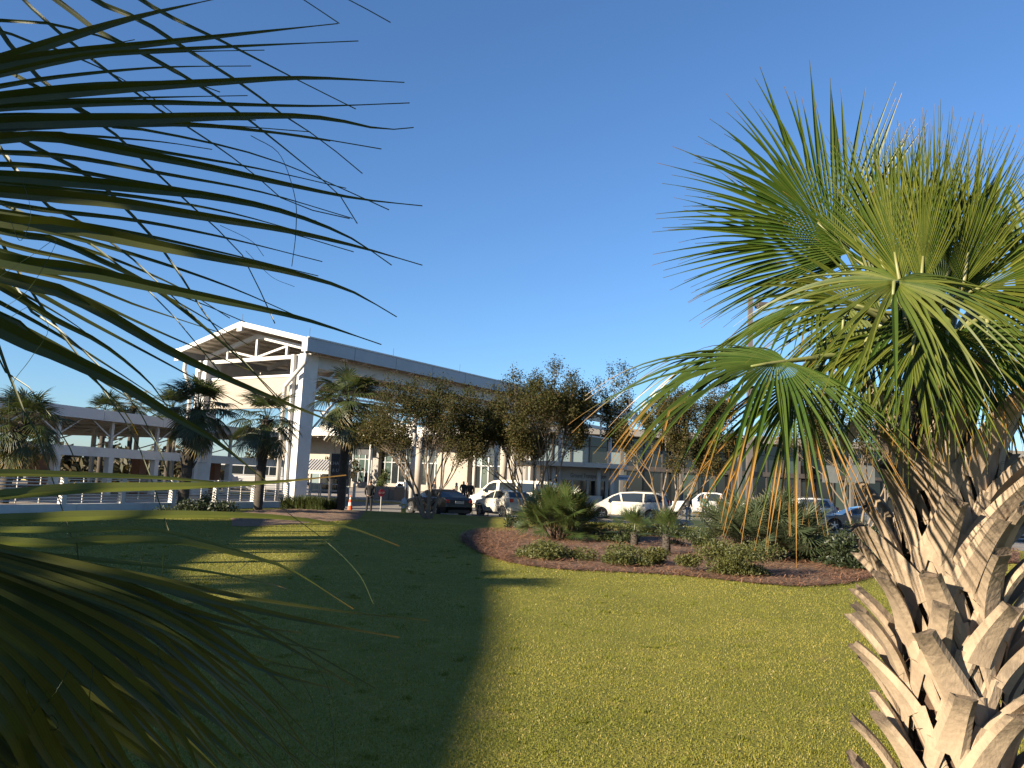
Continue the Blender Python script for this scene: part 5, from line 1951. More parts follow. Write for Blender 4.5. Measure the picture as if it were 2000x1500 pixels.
def person(label, loc, rz, h, top, trousers, hair, pose='pockets', shoe=None, long_hair=False, coat_len=0.80):
    r = thing('person', label, 'person', loc, rz, None)
    k = h / 1.75
    S = lambda x, y, z: (x * k, y * k, z * k)
    if pose == 'pockets':
        arms = {1: [(0.19, 0, 1.41), (0.27, -0.06, 1.14), (0.20, 0.07, 0.94), (0.17, 0.10, 0.88)], -1: [(-0.19, 0, 1.41), (-0.27, -0.06, 1.14), (-0.20, 0.07, 0.94), (-0.17, 0.10, 0.88)]}
    elif pose == 'relaxed':
        arms = {1: [(0.19, 0, 1.41), (0.24, -0.03, 1.13), (0.25, 0.05, 0.88), (0.25, 0.07, 0.80)], -1: [(-0.19, 0, 1.41), (-0.24, -0.03, 1.13), (-0.25, 0.05, 0.88), (-0.25, 0.07, 0.80)]}
    else:
        arms = {1: [(0.19, 0, 1.41), (0.24, -0.03, 1.15), (0.14, 0.22, 1.12), (0.10, 0.29, 1.16)], -1: [(-0.19, 0, 1.41), (-0.24, -0.03, 1.13), (-0.25, 0.05, 0.88), (-0.25, 0.07, 0.80)]}
    # body: one continuous figure with head, nose, hands and fingers
    J = [(S(0, 0, 0.95), 0.11 * k, 0.08 * k), (S(0, 0, 1.15), 0.10 * k, 0.075 * k), (S(0, 0, 1.36), 0.115 * k, 0.075 * k), (S(0, 0, 1.47), 0.055 * k), (S(0, 0.015, 1.56), 0.075 * k, 0.085 * k),
         (S(0, 0.02, 1.66), 0.078 * k, 0.092 * k), (S(0, 0.02, 1.735), 0.045 * k)]
    E = [(0, 1), (1, 2), (2, 3), (3, 4), (4, 5), (5, 6)]
    nb = len(J)
    J.append((S(0, 0.115, 1.605), 0.014 * k))
    E.append((4, nb))
    for s in (1, -1):
        b = len(J)
        a = arms[s]
        J += [(S(*a[0]), 0.055 * k), (S(*a[1]), 0.042 * k), (S(*a[2]), 0.030 * k), (S(*a[3]), 0.036 * k, 0.018 * k)]
        E += [(2, b), (b, b + 1), (b + 1, b + 2), (b + 2, b + 3)]
        d = (Vector(a[3]) - Vector(a[2])).normalized()
        for f in range(5):
            off = Vector((0.012 * (f - 2) * 0.4, 0.014 * (f - 2), 0))
            ln = (0.05, 0.075, 0.085, 0.078, 0.06)[f]
            q = Vector(a[3]) + off + d * (0.03 if f else -0.01)
            c = len(J)
            J += [(S(*(q + d * ln * 0.5)), 0.010 * k), (S(*(q + d * ln + Vector((0, 0.012, 0)))), 0.008 * k)]
            E += [(b + 3, c), (c, c + 1)]
    legs = {1: [(0.095, 0, 0.90), (0.105, 0.02, 0.50), (0.115, -0.02, 0.09), (0.13, 0.13, 0.035)], -1: [(-0.095, 0, 0.90), (-0.11, 0.01, 0.50), (-0.13, -0.03, 0.09), (-0.15, 0.12, 0.035)]}
    for s in (1, -1):
        b = len(J)
        a = legs[s]
        J += [(S(*a[0]), 0.085 * k), (S(*a[1]), 0.055 * k), (S(*a[2]), 0.036 * k), (S(*a[3]), 0.03 * k, 0.022 * k)]
        E += [(0, b), (b, b + 1), (b + 1, b + 2), (b + 2, b + 3)]
    skin_mesh('body', J, E, skin_mat, r)
    # jacket
    J = [(S(0, 0, coat_len + 0.05), 0.165 * k, 0.13 * k), (S(0, 0, 1.15), 0.16 * k, 0.125 * k), (S(0, -0.005, 1.36), 0.175 * k, 0.125 * k), (S(0, 0, 1.46), 0.085 * k)]
    E = [(0, 1), (1, 2), (2, 3)]
    for s in (1, -1):
        b = len(J)
        a = arms[s]
        J += [(S(*a[0]), 0.078 * k), (S(*a[1]), 0.062 * k), (S(*a[2]), 0.048 * k)]
        E += [(2, b), (b, b + 1), (b + 1, b + 2)]
    skin_mesh('jacket', J, E, top, r)
    J = [(S(0, 0, 0.97), 0.14 * k, 0.115 * k)]
    E = []
    for s in (1, -1):
        b = len(J)
        a = legs[s]
        J += [(S(a[0][0], 0, 0.86), 0.10 * k), (S(*a[1]), 0.074 * k), (S(a[2][0], a[2][1] + 0.01, 0.07), 0.062 * k)]
        E += [(0, b), (b, b + 1), (b + 1, b + 2)]
    skin_mesh('trousers', J, E, trousers, r)
    for s in (1, -1):
        a = legs[s]
        skin_mesh('shoe', [(S(a[2][0], a[2][1] - 0.03, 0.045), 0.045 * k, 0.04 * k), (S((a[2][0] + a[3][0]) / 2, 0.05, 0.045), 0.048 * k, 0.038 * k), (S(a[3][0], a[3][1] + 0.02, 0.035), 0.04 * k, 0.03 * k)], [(0, 1), (1, 2)], shoe or black_plastic, r)
    hj = [(S(0, -0.012, 1.69), 0.088 * k, 0.10 * k), (S(0, -0.05, 1.63), 0.082 * k, 0.07 * k), (S(0, -0.06, 1.56 if not long_hair else 1.40), 0.06 * k, 0.04 * k)]
    skin_mesh('hair', hj, [(0, 1), (1, 2)], hair, r)
    return r


cl = lambda n, c: mat(n, c, 0.85, tuple(x * 0.7 for x in c), 14.0, 0.7, bump=0.15, bscale=60)
blk, blk2 = cl('black_cloth', (0.010, 0.010, 0.011)), cl('charcoal_cloth', (0.018, 0.018, 0.02))
person('man in black jacket and trousers standing by the traffic cone, hands in pockets', (*(at_dist(720, 45.5, 0.0)[:2]), 0.0), R_(20), 1.78, blk, blk, hair_dark)
person('grey-haired person in dark coat behind the myrtle stems', (*(at_dist(846, 70.0)[:2]), 0.15), R_(120), 1.72, blk2, blk, hair_grey, 'relaxed')
person('woman with long dark hair before the cream wall, leftmost of the group', (*(at_dist(889, 68.0)[:2]), 0.15), R_(110), 1.66, cl('brown_cloth', (0.09, 0.06, 0.045)), blk, hair_dark, 'reach', long_hair=True)
person('man in dark green black coat, second of the group by the cream wall', (*(at_dist(903, 66.0)[:2]), 0.15), R_(200), 1.80, cl('dark_green_cloth', (0.012, 0.022, 0.018)), blk, hair_dark, 'pockets')
person('dark-clad person, third of the group by the cream wall', (*(at_dist(910, 70.0)[:2]), 0.15), R_(230), 1.70, blk2, blk, hair_dark, 'relaxed')
person('dark-clad person nearest the van in the group by the wall', (*(at_dist(917.5, 67.0)[:2]), 0.15), R_(150), 1.74, blk, blk, hair_dark, 'relaxed')
person('person in dark top and white trousers near the pickup', (*(at_dist(1344, 52.5)[:2]), 0.0), R_(200), 1.75, blk2, cl('white_cloth', (0.55, 0.50, 0.44)), hair_dark, 'relaxed')
person('person in dark green top standing by the pickup', (*(at_dist(1376, 54.0)[:2]), 0.0), R_(180), 1.74, cl('green_cloth', (0.015, 0.07, 0.045)), blk2, hair_dark, 'relaxed')
person('person in navy clothes right of the pickup', (*(at_dist(1408, 55.0)[:2]), 0.0), R_(170), 1.78, cl('navy_cloth', (0.012, 0.015, 0.03)), blk, hair_dark, 'relaxed')
person('person in dark red jacket behind the hanging brown leaflets', (*(at_dist(1470, 57.0)[:2]), 0.0), R_(190), 1.70, cl('dark_red_cloth', (0.10, 0.012, 0.014)), blk, hair_dark, 'pockets')


# ================================================================== STREET FURNITURE
def cone():
    p = at_dist(683, 45.2, 0.0)
    r = thing('traffic_cone', 'orange traffic cone with white band on a black base', 'traffic cone', p)
    orange = mat('cone_orange', (0.75, 0.10, 0.03), 0.6, (0.55, 0.08, 0.03), 6.0, 0.6)
    box('base', (-0.20, -0.20, 0), (0.20, 0.20, 0.05), black_plastic, r, 0.015)
    prof = [(0.155, 0.05), (0.115, 0.34), (0.088, 0.52), (0.062, 0.68), (0.045, 0.80), (0.03, 0.90)]
    ms = [orange, white_line, orange, white_line, orange]
    nm = ['lower_cone', 'reflective_band', 'middle_cone', 'reflective_band', 'tip']
    for i in range(5):
        MB().tube([(0, 0, prof[i][1]), (0, 0, prof[i + 1][1])], [prof[i][0], prof[i + 1][0]], 14).build(nm[i], ms[i], r, smooth=False)


cone()


def stop_paddle():
    p = at_dist(743, 46.6, 0.0)
    r = thing('stop_sign', 'red stop sign on a short white stand on the road', 'sign', p, R_(35))
    MB().tube([(0, 0, 0), (0, 0, 0.05)], [0.19, 0.15], 12).build('base', black_plastic, r)
    box('pole', (-0.025, -0.02, 0.05), (0.025, 0.02, 1.0), white_steel, r)
    oc = [(0.20 * math.cos(R_(22.5 + 45 * k)), 0.20 * math.sin(R_(22.5 + 45 * k))) for k in range(8)]
    mb = MB()
    n = 8
    mb.add([(x, -0.045, 1.08 + z * 1.12) for x, z in oc] + [(x, -0.031, 1.08 + z * 1.12) for x, z in oc], [tuple(range(n)), tuple(range(2 * n - 1, n - 1, -1))] + [(i, n + i, n + (i + 1) % n, (i + 1) % n) for i in range(n)])
    f = mb.build('octagon', mat('stop_red', (0.42, 0.02, 0.03), 0.45, (0.32, 0.02, 0.03), 4.0, 0.5), r)
    M = Matrix.Translation((0, -0.05, 1.03)) @ Matrix.Rotation(R_(90), 4, 'X')
    text_mesh('lettering', 'STOP', 0.14, white_line, f, M, 0.003, 'CENTER')


stop_paddle()


def hydrant():
    p = at_dist(788, 42.9, 0.13)
    r = thing('fire_hydrant', 'yellow fire hydrant with silver cap at the kerb before the sedan', 'hydrant', p)
    yel = mat('hydrant_yellow', (0.50, 0.38, 0.06), 0.5, (0.38, 0.28, 0.05), 8.0, 0.7)
    sil = mat('hydrant_silver', (0.55, 0.56, 0.58), 0.4, (0.45, 0.46, 0.48), 8.0, 0.6)
    MB().tube([(0, 0, 0), (0, 0, 0.06), (0, 0, 0.061), (0, 0, 0.50)], [0.19, 0.19, 0.13, 0.13], 14).build('barrel', yel, r)
    MB().tube([(0, 0, 0.50), (0, 0, 0.56), (0, 0, 0.561), (0, 0, 0.68), (0, 0, 0.76), (0, 0, 0.82)], [0.18, 0.18, 0.15, 0.13, 0.07, 0.04], 14).build('bonnet', sil, r, smooth=False)
    MB().tube([(-0.24, 0, 0.42), (0.24, 0, 0.42)], 0.065, 10).build('side_outlet', sil, r)
    MB().tube([(0, -0.24, 0.34), (0, 0, 0.34)], 0.085, 10).build('front_outlet', sil, r)


hydrant()


def planter(label, px, Y, w, h, plants, seed):
    p = at_dist(px, Y, 0.15)
    r = thing('planter', label, 'planter', p, AX * 0.5)
    mb = MB()
    mb.taper((-w / 2, -w / 2, 0), (w / 2, w / 2, 0), (-w / 2 - 0.08, -w / 2 - 0.08, h), (w / 2 + 0.08, w / 2 + 0.08, h))
    mb.build('tub', concrete, r, bevel=0.03)
    box('soil', (-w / 2, -w / 2, h - 0.03), (w / 2, w / 2, h + 0.01), mulch_mat, r)
    if plants:
        V, t = leaf_cloud(seed, 900, w * 0.6, w * 0.6, 1.1, 0.13, h, 7, 0.25, 0.8)
        inst(np_mesh('plants', V, np.arange(3600).reshape(900, 4), shrub_leaf, t, 4), 'plants', r)


planter('square concrete planter with green plants behind the stop sign', 748, 68.5, 1.45, 1.05, True, 5)
planter('low square concrete planter right of the planted one', 768, 68.2, 1.2, 0.8, False, 6)


def bin_():
    p = at_dist(783, 67.4, 0.15)
    r = thing('litter_bin', 'tall concrete litter bin with white hooded opening', 'bin', p, R_(-20))
    box('body', (-0.48, -0.48, 0), (0.48, 0.48, 1.05), mat('bin_aggregate', (0.36, 0.24, 0.16), 0.9, (0.25, 0.17, 0.12), 20.0, 0.8), r, 0.04)
    MB().taper((-0.44, -0.44, 1.05), (0.44, 0.44, 1.05), (-0.3, -0.36, 1.5), (0.3, 0.4, 1.5)).build('hood', white_steel, r, bevel=0.04)
    box('opening', (-0.24, -0.47, 1.16), (0.24, -0.36, 1.36), black_plastic, r)


bin_()


def post_sign():
    p = at_dist(792, 66.0, 0.15)
    r = thing('parking_sign', 'grey parking sign on a thin double pole beside the litter bin', 'sign', p, R_(8))
    zt, zb_ = P(792, 904, 66).z - 0.15, P(792, 923, 66).z - 0.15
    for x in (-0.12, 0.12):
        MB().tube([(x, 0, 0), (x, 0, zt)], 0.03, 6).build('pole', alu, r)
    box('sign_plate', (-0.2, -0.05, zb_), (0.2, -0.035, zt), mat('sign_grey', (0.09, 0.085, 0.08), 0.5, (0.14, 0.13, 0.12), 6.0, 0.8), r)
    box('sign_rim', (-0.16, -0.056, zb_ + 0.12), (0.16, -0.051, zb_ + 0.30), letter_white, r)


post_sign()


def charter_sign():
    Y = 50.0
    q0, q1 = P(641, 935, Y), P(683, 887, Y)
    r = thing('charter_sign', 'black sign board reading CHARTER & LIMO beside the slim palm', 'sign', (q0.x, Y, 0.0), 0)
    w, z0, z1 = q1.x - q0.x, q0.z, q1.z
    box('board', (0, -0.06, z0), (w, 0.06, z1), black_sign, r)
    for x in (0.12, w - 0.12):
        box('post', (x - 0.05, -0.05, 0), (x + 0.05, 0.05, z0), dark_metal, r)
    h = z1 - z0
    for i, s in enumerate(('CHARTER', '& LIMO')):
        M = Matrix.Translation((w * 0.53, -0.066, z0 + h * (0.56 - i * 0.27))) @ Matrix.Rotation(R_(90), 4, 'X')
        t = text_mesh('lettering', s, 0.27, letter_white, r, M, 0.004, 'CENTER')


charter_sign()


def bus_shelter():
    p = P(588, 966, 68.0)
    a = Vector((p.x, 68.0, 0.15))
    r = thing('bus_shelter', 'white bus shelter with ribbed sloping roof and glass panels', 'shelter', a, R_(-8))
    W_, D = 3.6, 1.8
    zf, zb_ = 2.15, 2.95
    mb = MB()
    mb.add([(-0.1, -0.3, zf), (W_, -0.3, zf), (W_, D, zb_ + 0.15), (-0.1, D, zb_ + 0.15), (-0.1, -0.3, zf - 0.08), (W_, -0.3, zf - 0.08), (W_, D, zb_ + 0.07), (-0.1, D, zb_ + 0.07)],
           [(0, 1, 2, 3), (7, 6, 5, 4), (0, 4, 5, 1), (1, 5, 6, 2), (2, 6, 7, 3), (3, 7, 4, 0)])
    rf = mb.build('roof', mat('shelter_roof', (0.50, 0.48, 0.45), 0.4, (0.42, 0.40, 0.38), 1.0, 0.7), r)
    for k in range(15):
        x = -0.02 + k * (W_ - 0.1) / 14
        MB().beam((x, -0.3, zf + 0.035), (x, D, zb_ + 0.185), 0.05, 0.06).build('roof_rib', white_steel, rf)
    box('front_beam', (-0.06, -0.26, zf - 0.26), (W_ - 0.04, -0.16, zf - 0.09), white_steel, r)
    n = 4
    for k in range(n + 1):
        x = k * (W_ - 0.1) / n
        box('post', (x - 0.04, -0.25, 0), (x + 0.04, -0.17, zf - 0.262), white_steel, r)
        box('post', (x - 0.04, D - 0.15, 0), (x + 0.04, D - 0.07, zb_ - 0.05), white_steel, r)
        if k < n:
            for z in (0.55, 1.05):
                box('rail', (x + 0.04, -0.23, z), (x + (W_ - 0.1) / n - 0.04, -0.19, z + 0.07), white_steel, r)
            box('glass_panel', (x + 0.05, D - 0.12, 0.3), (x + (W_ - 0.1) / n - 0.05, D - 0.10, 2.3), RNG.choice([dark_glass, pale_glass, dark_glass]), r)
    box('bench', (0.3, D - 0.75, 0.42), (W_ - 0.5, D - 0.3, 0.48), white_steel, r)


bus_shelter()


def street_lamp():
    Y = 52.0
    a, t = P(1463, 990, Y), P(1463.5, 577, Y)
    r = thing('street_lamp', 'dark square lamp post with box lamp head rising behind the big palm', 'street lamp', (a.x, Y, 0.0))
    H = t.z
    MB().taper((-0.19, -0.19, 0.5), (0.19, 0.19, 0.5), (-0.13, -0.13, H), (0.13, 0.13, H)).build('pole', mat('lamp_bronze', (0.10, 0.085, 0.08), 0.5, (0.14, 0.12, 0.11), 2.0, 0.7), r)
    MB().tube([(0, 0, 0), (0, 0, 0.52)], [0.36, 0.33], 14).build('footing', concrete, r)
    z1 = P(1480, 596, Y).z
    box('arm', (0.13, -0.05, z1 - 0.08), (0.5, 0.05, z1 + 0.08), dark_metal, r)
    h = box('lamp_head', (0.4, -0.4, z1 - 0.14), (1.05, 0.4, z1 + 0.14), dark_metal, r, 0.03)
    box('lens', (0.46, -0.34, z1 - 0.165), (0.99, 0.34, z1 - 0.141), headlamp, h)


street_lamp()


def baggage_cart():
    p = at_dist(938, 44.3, 0.0)
    r = thing('baggage_cart', 'black tubular baggage cart standing behind the black sedan', 'cart', p, R_(-30))
    tube = lambda pts, nm='frame_tube', rr=0.03: MB().tube(pts, rr, 6).build(nm, black_plastic, r)
    for s in (-1, 1):
        tube([(0.35, s * 0.25, 0.12), (-0.35, s * 0.25, 0.14), (-0.40, s * 0.25, 0.62), (-0.30, s * 0.25, 0.78), (-0.15, s * 0.25, 0.70)])
        tube([(0.35, s * 0.25, 0.12), (0.33, s * 0.25, 0.42)])
    tube([(-0.15, -0.25, 0.70), (-0.15, 0.25, 0.70)], 'handle')
    tube([(0.33, -0.25, 0.42), (0.33, 0.25, 0.42)], 'front_bar')
    box('tray', (-0.33, -0.22, 0.145), (0.33, 0.22, 0.17), black_plastic, r)
    for x in (-0.3, 0.3):
        for s in (-1, 1):
            MB().tube([(x, s * 0.22 - 0.02, 0.06), (x, s * 0.22 + 0.02, 0.06)], 0.06, 10).build('castor', tyre_mat, r)


baggage_cart()


def short_post(label, px, Y, h, group):
    r = thing('bollard', label, 'bollard', at_dist(px, Y, 0.15), 0, group)
    MB().tube([(0, 0, 0), (0, 0, h), (0, 0, h + 0.06)], [0.12, 0.12, 0.05], 12).build('shaft', white_steel, r)
    MB().tube([(0, 0, 0), (0, 0, 0.05)], [0.18, 0.17], 12).build('foot', concrete, r)


short_post('white bollard right of the slim palm trunk, near the kerb', 689, 66.0, 1.2, 'white bollards')
# ================================================================== THE BIG PALM ON THE RIGHT
def big_palm():
    rg = random.Random(101)
    YB = 3.75
    bx = P(1846, 1250, YB).x
    base = Vector((bx + 0.03, YB, lawn_z(bx, YB)))
    r = thing('cabbage_palm', 'big cabbage palm in the right foreground, trunk covered in crossed pale leaf bases', 'palm tree', base)
    top = P(1838, 700, YB) - base
    H = top.z
    axis = lambda z: Vector((top.x * (z / H) ** 1.3 if z > 0 else 0, top.y * (z / H) if z > 0 else 0, z))
    RT = 0.155
    MB().tube([axis(max(0, H * k / 12)) - Vector((0, 0, 0.15 if k == 0 else 0)) for k in range(13)], [RT * (1.05 - 0.02 * k) for k in range(13)], 14).build('trunk', fibre_mat, r, smooth=True)
    # crossed leaf bases: a plank-like strap that forks into two legs hugging the trunk
    nB = 78
    for k in range(nB):
        a = k * R_(137.5) + rg.uniform(-0.12, 0.12)
        zb = 0.02 + (H - 0.48) * (k / nB)
        upper = zb > H * 0.72
        C = axis(zb)
        d = Vector((math.cos(a), math.sin(a), 0))
        e = Vector((-math.sin(a), math.cos(a), 0))
        up = Vector((0, 0, 1))
        Ls = rg.uniform(0.27, 0.38) * (1.15 if upper else 1.0)
        out = rg.uniform(0.55, 0.86) * (0.85 if upper else 1.0)
        wob = rg.choice([-1, 1]) * rg.uniform(0.22, 0.62)
        wt = rg.uniform(0.050, 0.062)
        R0 = RT + 0.055
        mb = MB()

        def plank(cl, wd, sides, outs, thick, jag=False):
            vs, fs = [], []
            m = 6
            for i, c in enumerate(cl):
                s, o, w = sides[i], outs[i], wd[i]
                th = thick * (1 - 0.35 * i / len(cl))
                last = jag and i == len(cl) - 1
                dd = (cl[i] - cl[i - 1]).normalized() if i else (cl[1] - cl[0]).normalized()
                for (u, v) in ((-1, -0.35), (-0.62, 0.42), (0.62, 0.42), (1, -0.35), (0.6, -0.9), (-0.6, -0.9)):
                    vs.append(c + s * (u * w) + o * (v * th) + (dd * rg.uniform(-0.022, 0.018) if last else Vector()))
            for i in range(len(cl) - 1):
                for j in range(m):
                    j2 = (j + 1) % m
                    fs.append((i * m + j, i * m + j2, (i + 1) * m + j2, (i + 1) * m + j))
            fs.append(tuple(range(m - 1, -1, -1)))
            nl = len(cl) - 1
            mb.add(vs, fs, [((i / nl) if jag else 0.05, rg.random(), 0, 1) for i in range(len(cl)) for _ in range(m)])
            return vs[-m:], dd
        n = 7
        pts, ws, ss, oo = [], [], [], []
        for i in range(n + 1):
            t = i / n
            pts.append(C + d * (R0 + Ls * out * (0.42 * t + 0.40 * t * t)) + up * (0.10 + Ls * (t - 0.10 * t * t)) + e * (wob * Ls * t))
            ws.append(wt * (1.30 - 0.42 * min(1, t * 1.3)))
        for i in range(n + 1):
            dd = (pts[min(n, i + 1)] - pts[max(0, i - 1)]).normalized()
            nn = e.cross(dd).normalized()
            if nn.dot(d) < 0:
                nn = -nn
            ss.append(dd.cross(nn).normalized())
            oo.append(nn)
        ring, dd = plank(pts, ws, ss, oo, wt * 0.62, True)
        for s_ in (-1, 1):
            cl_, wd, sd, od = [], [], [], []
            q = 6
            for i in range(q + 1):
                t = i / q
                ang = a + s_ * (0.17 + 0.58 * t ** 1.2)
                dl = Vector((math.cos(ang), math.sin(ang), 0))
                c = axis(max(0.02, zb + 0.145 - 0.31 * t)) + dl * (R0 + 0.016 - 0.050 * t)
                cl_.append(c)
                wd.append(wt * (0.74 - 0.42 * t))
                od.append(dl)
            for i in range(q + 1):
                d2 = (cl_[min(q, i + 1)] - cl_[max(0, i - 1)]).normalized()
                sd.append(d2.cross(od[i]).normalized())
            plank(cl_, wd, sd, od, 0.012)
        b = mb.build('leaf_base', boot_mat, r, smooth=False)
        ed = MB()
        m = 6
        cen = sum(ring, Vector()) / m
        ring2 = [cen + (v - cen) * 0.8 - dd * rg.uniform(0.0, 0.016) for v in ring]
        ed.add(ring + ring2 + [cen - dd * 0.02], [(j, (j + 1) % m, m + (j + 1) % m, m + j) for j in range(m)] + [(m + j, m + (j + 1) % m, 2 * m) for j in range(m)])
        ed.build('cut_end', boot_end_mat, b)
    # fibre between the bases
    fb = MB()
    for k in range(240):
        a = rg.uniform(0, 6.283)
        z = rg.uniform(0.1, H)
        c = axis(z) + Vector((math.cos(a), math.sin(a), 0)) * (RT + 0.005)
        d = Vector((math.cos(a) + rg.uniform(-0.6, 0.6), math.sin(a) + rg.uniform(-0.6, 0.6), rg.uniform(-0.6, 1.0)))
        fb.tube([c, c + d * 0.04, c + d * 0.075 + Vector((rg.uniform(-0.02, 0.02), rg.uniform(-0.02, 0.02), -0.015))], [0.002, 0.0015, 0.0008], 4)
    fb.build('loose_fibre', fibre_mat, r)["kind"] = 'stuff'

    # leaves: (hub px,py,Y), (axis tip px,py,Y), normal, R, n, spread, split, droop, age, extra
    toc = lambda p: (CAM_P - p).normalized()
    L = [
        # back-left fan seen face on
        ((1655, 494, 3.90), (1430, 262, 3.85), 'cam', 1.06, 60, 70, 0.48, 0.12, 0.0, dict(jit=0.12)),
        ((1640, 520, 3.95), (1450, 400, 4.0), 'cam', 0.95, 40, 60, 0.40, 0.20, 0.0, dict(jit=0.14)),
        # upright fans of the spear
        ((1762, 560, 3.50), (1690, 230, 3.60), 'cam', 0.82, 32, 34, 0.40, 0.02, 0.0, {}),
        ((1820, 560, 3.50), (1850, 200, 3.60), 'cam', 0.90, 46, 30, 0.42, 0.0, 0.0, dict(fold=1.2)),
        ((1800, 570, 3.30), (1815, 230, 3.35), 'cam', 0.78, 34, 24, 0.40, 0.0, 0.0, dict(fold=1.2)),
        ((1830, 575, 3.45), (1985, 300, 3.50), 'cam', 0.82, 36, 40, 0.40, 0.08, 0.0, {}),
        ((1800, 545, 4.0), (1760, 180, 4.25), 'cam', 0.88, 26, 40, 0.42, 0.05, 0.0, {}),
        ((1900, 560, 4.05), (1930, 210, 4.2), 'cam', 0.86, 30, 44, 0.42, 0.05, 0.0, {}),
        # leaf pointing at the viewer, leaflets hanging on every side
        ((1752, 548, 3.05), (1720, 660, 2.70), 'cam', 0.70, 50, 150, 0.26, 0.30, 0.0, dict(costa=0.05, curl=-0.08, jit=0.26)),
        ((1765, 600, 3.30), (1800, 760, 3.20), 'cam', 0.62, 22, 55, 0.34, 0.30, 0.02, dict(jit=0.10)),
        # drooping old leaf on the left
        ((1535, 706, 3.32), (1330, 735, 3.05), 'side', 1.0, 64, 118, 0.32, 0.60, 0.24, dict(costa=0.10, jit=0.20, broken=0.05, age_var=0.2)),
        ((1560, 735, 3.40), (1500, 930, 3.35), 'cam', 0.74, 30, 62, 0.28, 0.35, 0.40, dict(costa=0.1, jit=0.12, broken=0.25)),
        # pale lit leaf behind the first two, lower
        ((1600, 585, 3.75), (1440, 650, 3.75), 'up', 0.70, 34, 70, 0.42, 0.30, 0.03, dict(jit=0.10)),
        ((1640, 640, 4.05), (1530, 760, 4.2), 'up', 0.80, 30, 85, 0.4, 0.40, 0.08, dict(jit=0.10)),
        ((1735, 545, 3.60), (1640, 250, 3.68), 'cam', 0.80, 36, 36, 0.42, 0.04, 0.0, dict(jit=0.10, fold=1.1)),
        ((1775, 540, 3.62), (1725, 190, 3.72), 'cam', 0.80, 34, 34, 0.42, 0.0, 0.0, dict(jit=0.10, fold=1.1)),
        ((1880, 560, 3.40), (1930, 250, 3.42), 'cam', 0.78, 36, 34, 0.40, 0.04, 0.0, dict(jit=0.10, fold=1.1)),
        ((1660, 600, 3.50), (1600, 800, 3.35), 'cam', 0.70, 26, 55, 0.28, 0.32, 0.16, dict(jit=0.16, broken=0.08)),
        ((1790, 640, 3.25), (1760, 840, 3.15), 'cam', 0.64, 26, 50, 0.28, 0.32, 0.04, dict(jit=0.16)),
        ((1925, 620, 3.35), (1935, 830, 3.25), 'cam', 0.62, 26, 60, 0.28, 0.34, 0.24, dict(jit=0.16, broken=0.1)),
        ((1700, 650, 3.40), (1660, 830, 3.30), 'cam', 0.58, 24, 60, 0.30, 0.32, 0.06, dict(jit=0.14, broken=0.1)),
        ((1850, 640, 3.35), (1850, 850, 3.25), 'cam', 0.60, 26, 70, 0.30, 0.34, 0.05, dict(jit=0.14)),
        ((1720, 610, 3.60), (1560, 560, 3.55), 'cam', 0.66, 30, 70, 0.40, 0.22, 0.0, dict(jit=0.10)),
        ((1870, 580, 3.45), (2030, 520, 3.35), 'cam', 0.70, 30, 66, 0.38, 0.20, 0.0, dict(jit=0.10)),
        # right side
        ((1985, 560, 3.55), (2160, 620, 3.4), 'cam', 0.72, 40, 120, 0.34, 0.34, 0.10, dict(jit=0.12, broken=0.1)),
        ((1955, 640, 3.65), (1985, 850, 3.5), 'cam', 0.62, 34, 85, 0.30, 0.34, 0.30, dict(jit=0.14, broken=0.2)),
        ((2010, 520, 3.9), (2200, 420, 3.8), 'cam', 0.80, 34, 100, 0.4, 0.25, 0.02, dict(jit=0.10)),
        ((1930, 700, 4.3), (1990, 900, 4.5), 'up', 0.70, 30, 90, 0.32, 0.40, 0.34, dict(jit=0.14, broken=0.2)),
        ((1930, 600, 4.4), (2050, 560, 4.9), 'up', 0.85, 30, 95, 0.4, 0.32, 0.08, dict(jit=0.1)),
        ((1800, 640, 4.5), (1700, 640, 5.1), 'up', 0.85, 30, 95, 0.4, 0.35, 0.05, dict(jit=0.1)),
        ((1850, 600, 4.5), (1880, 500, 5.1), 'up', 0.85, 30, 95, 0.4, 0.3, 0.02, dict(jit=0.1)),
    ]
    heart = top + Vector((0, 0, -0.05))
    for i, (h, t, nm, R, n, sp, spl, dr, age, kw) in enumerate(L):
        hub, tip = P(*h), P(*t)
        U = (tip - hub).normalized()
        N = toc(hub) if nm == 'cam' else (Vector((0.0, -0.25, 1)) if nm == 'up' else Vector((0.1, -0.55, 1)))
        if nm == 'cam':
            N = N + Vector((rg.uniform(-0.2, 0.2), 0, rg.uniform(0.1, 0.4)))
        mb = MB()
        kk = dict(fold=0.8, seg=12)
        kk.update(kw)
        fan_leaf(mb, hub - base, U, N, R, n, sp, spl, dr, rng=rg, age=age, **kk)
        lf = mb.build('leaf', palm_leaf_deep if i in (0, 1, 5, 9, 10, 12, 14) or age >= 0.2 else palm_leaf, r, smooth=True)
        # leaf stalk: channelled tapering strap from the heart to the hub
        hb = hub - base
        mid = heart.lerp(hb, 0.5) + Vector((0, 0, 0.10 if age < 0.1 else 0.05))
        pts = catmull([heart + (hb - heart) * 0.04, mid, hb, hb + U * R * 0.20], 12)
        MB().tube(pts, [0.026 - 0.0019 * q for q in range(12)], 7).build('leaf_stalk', petiole_mat, lf, smooth=True)
    # dry stalk hanging down left of the trunk
    a, m_, b = P(1722, 765, 3.5) - base, P(1690, 805, 3.48) - base, P(1640, 872, 3.45) - base
    MB().beam(a, b, 0.055, 0.022, (0.3, -1, 0.2)).build('dry_stalk', boot_mat, r)


big_palm()


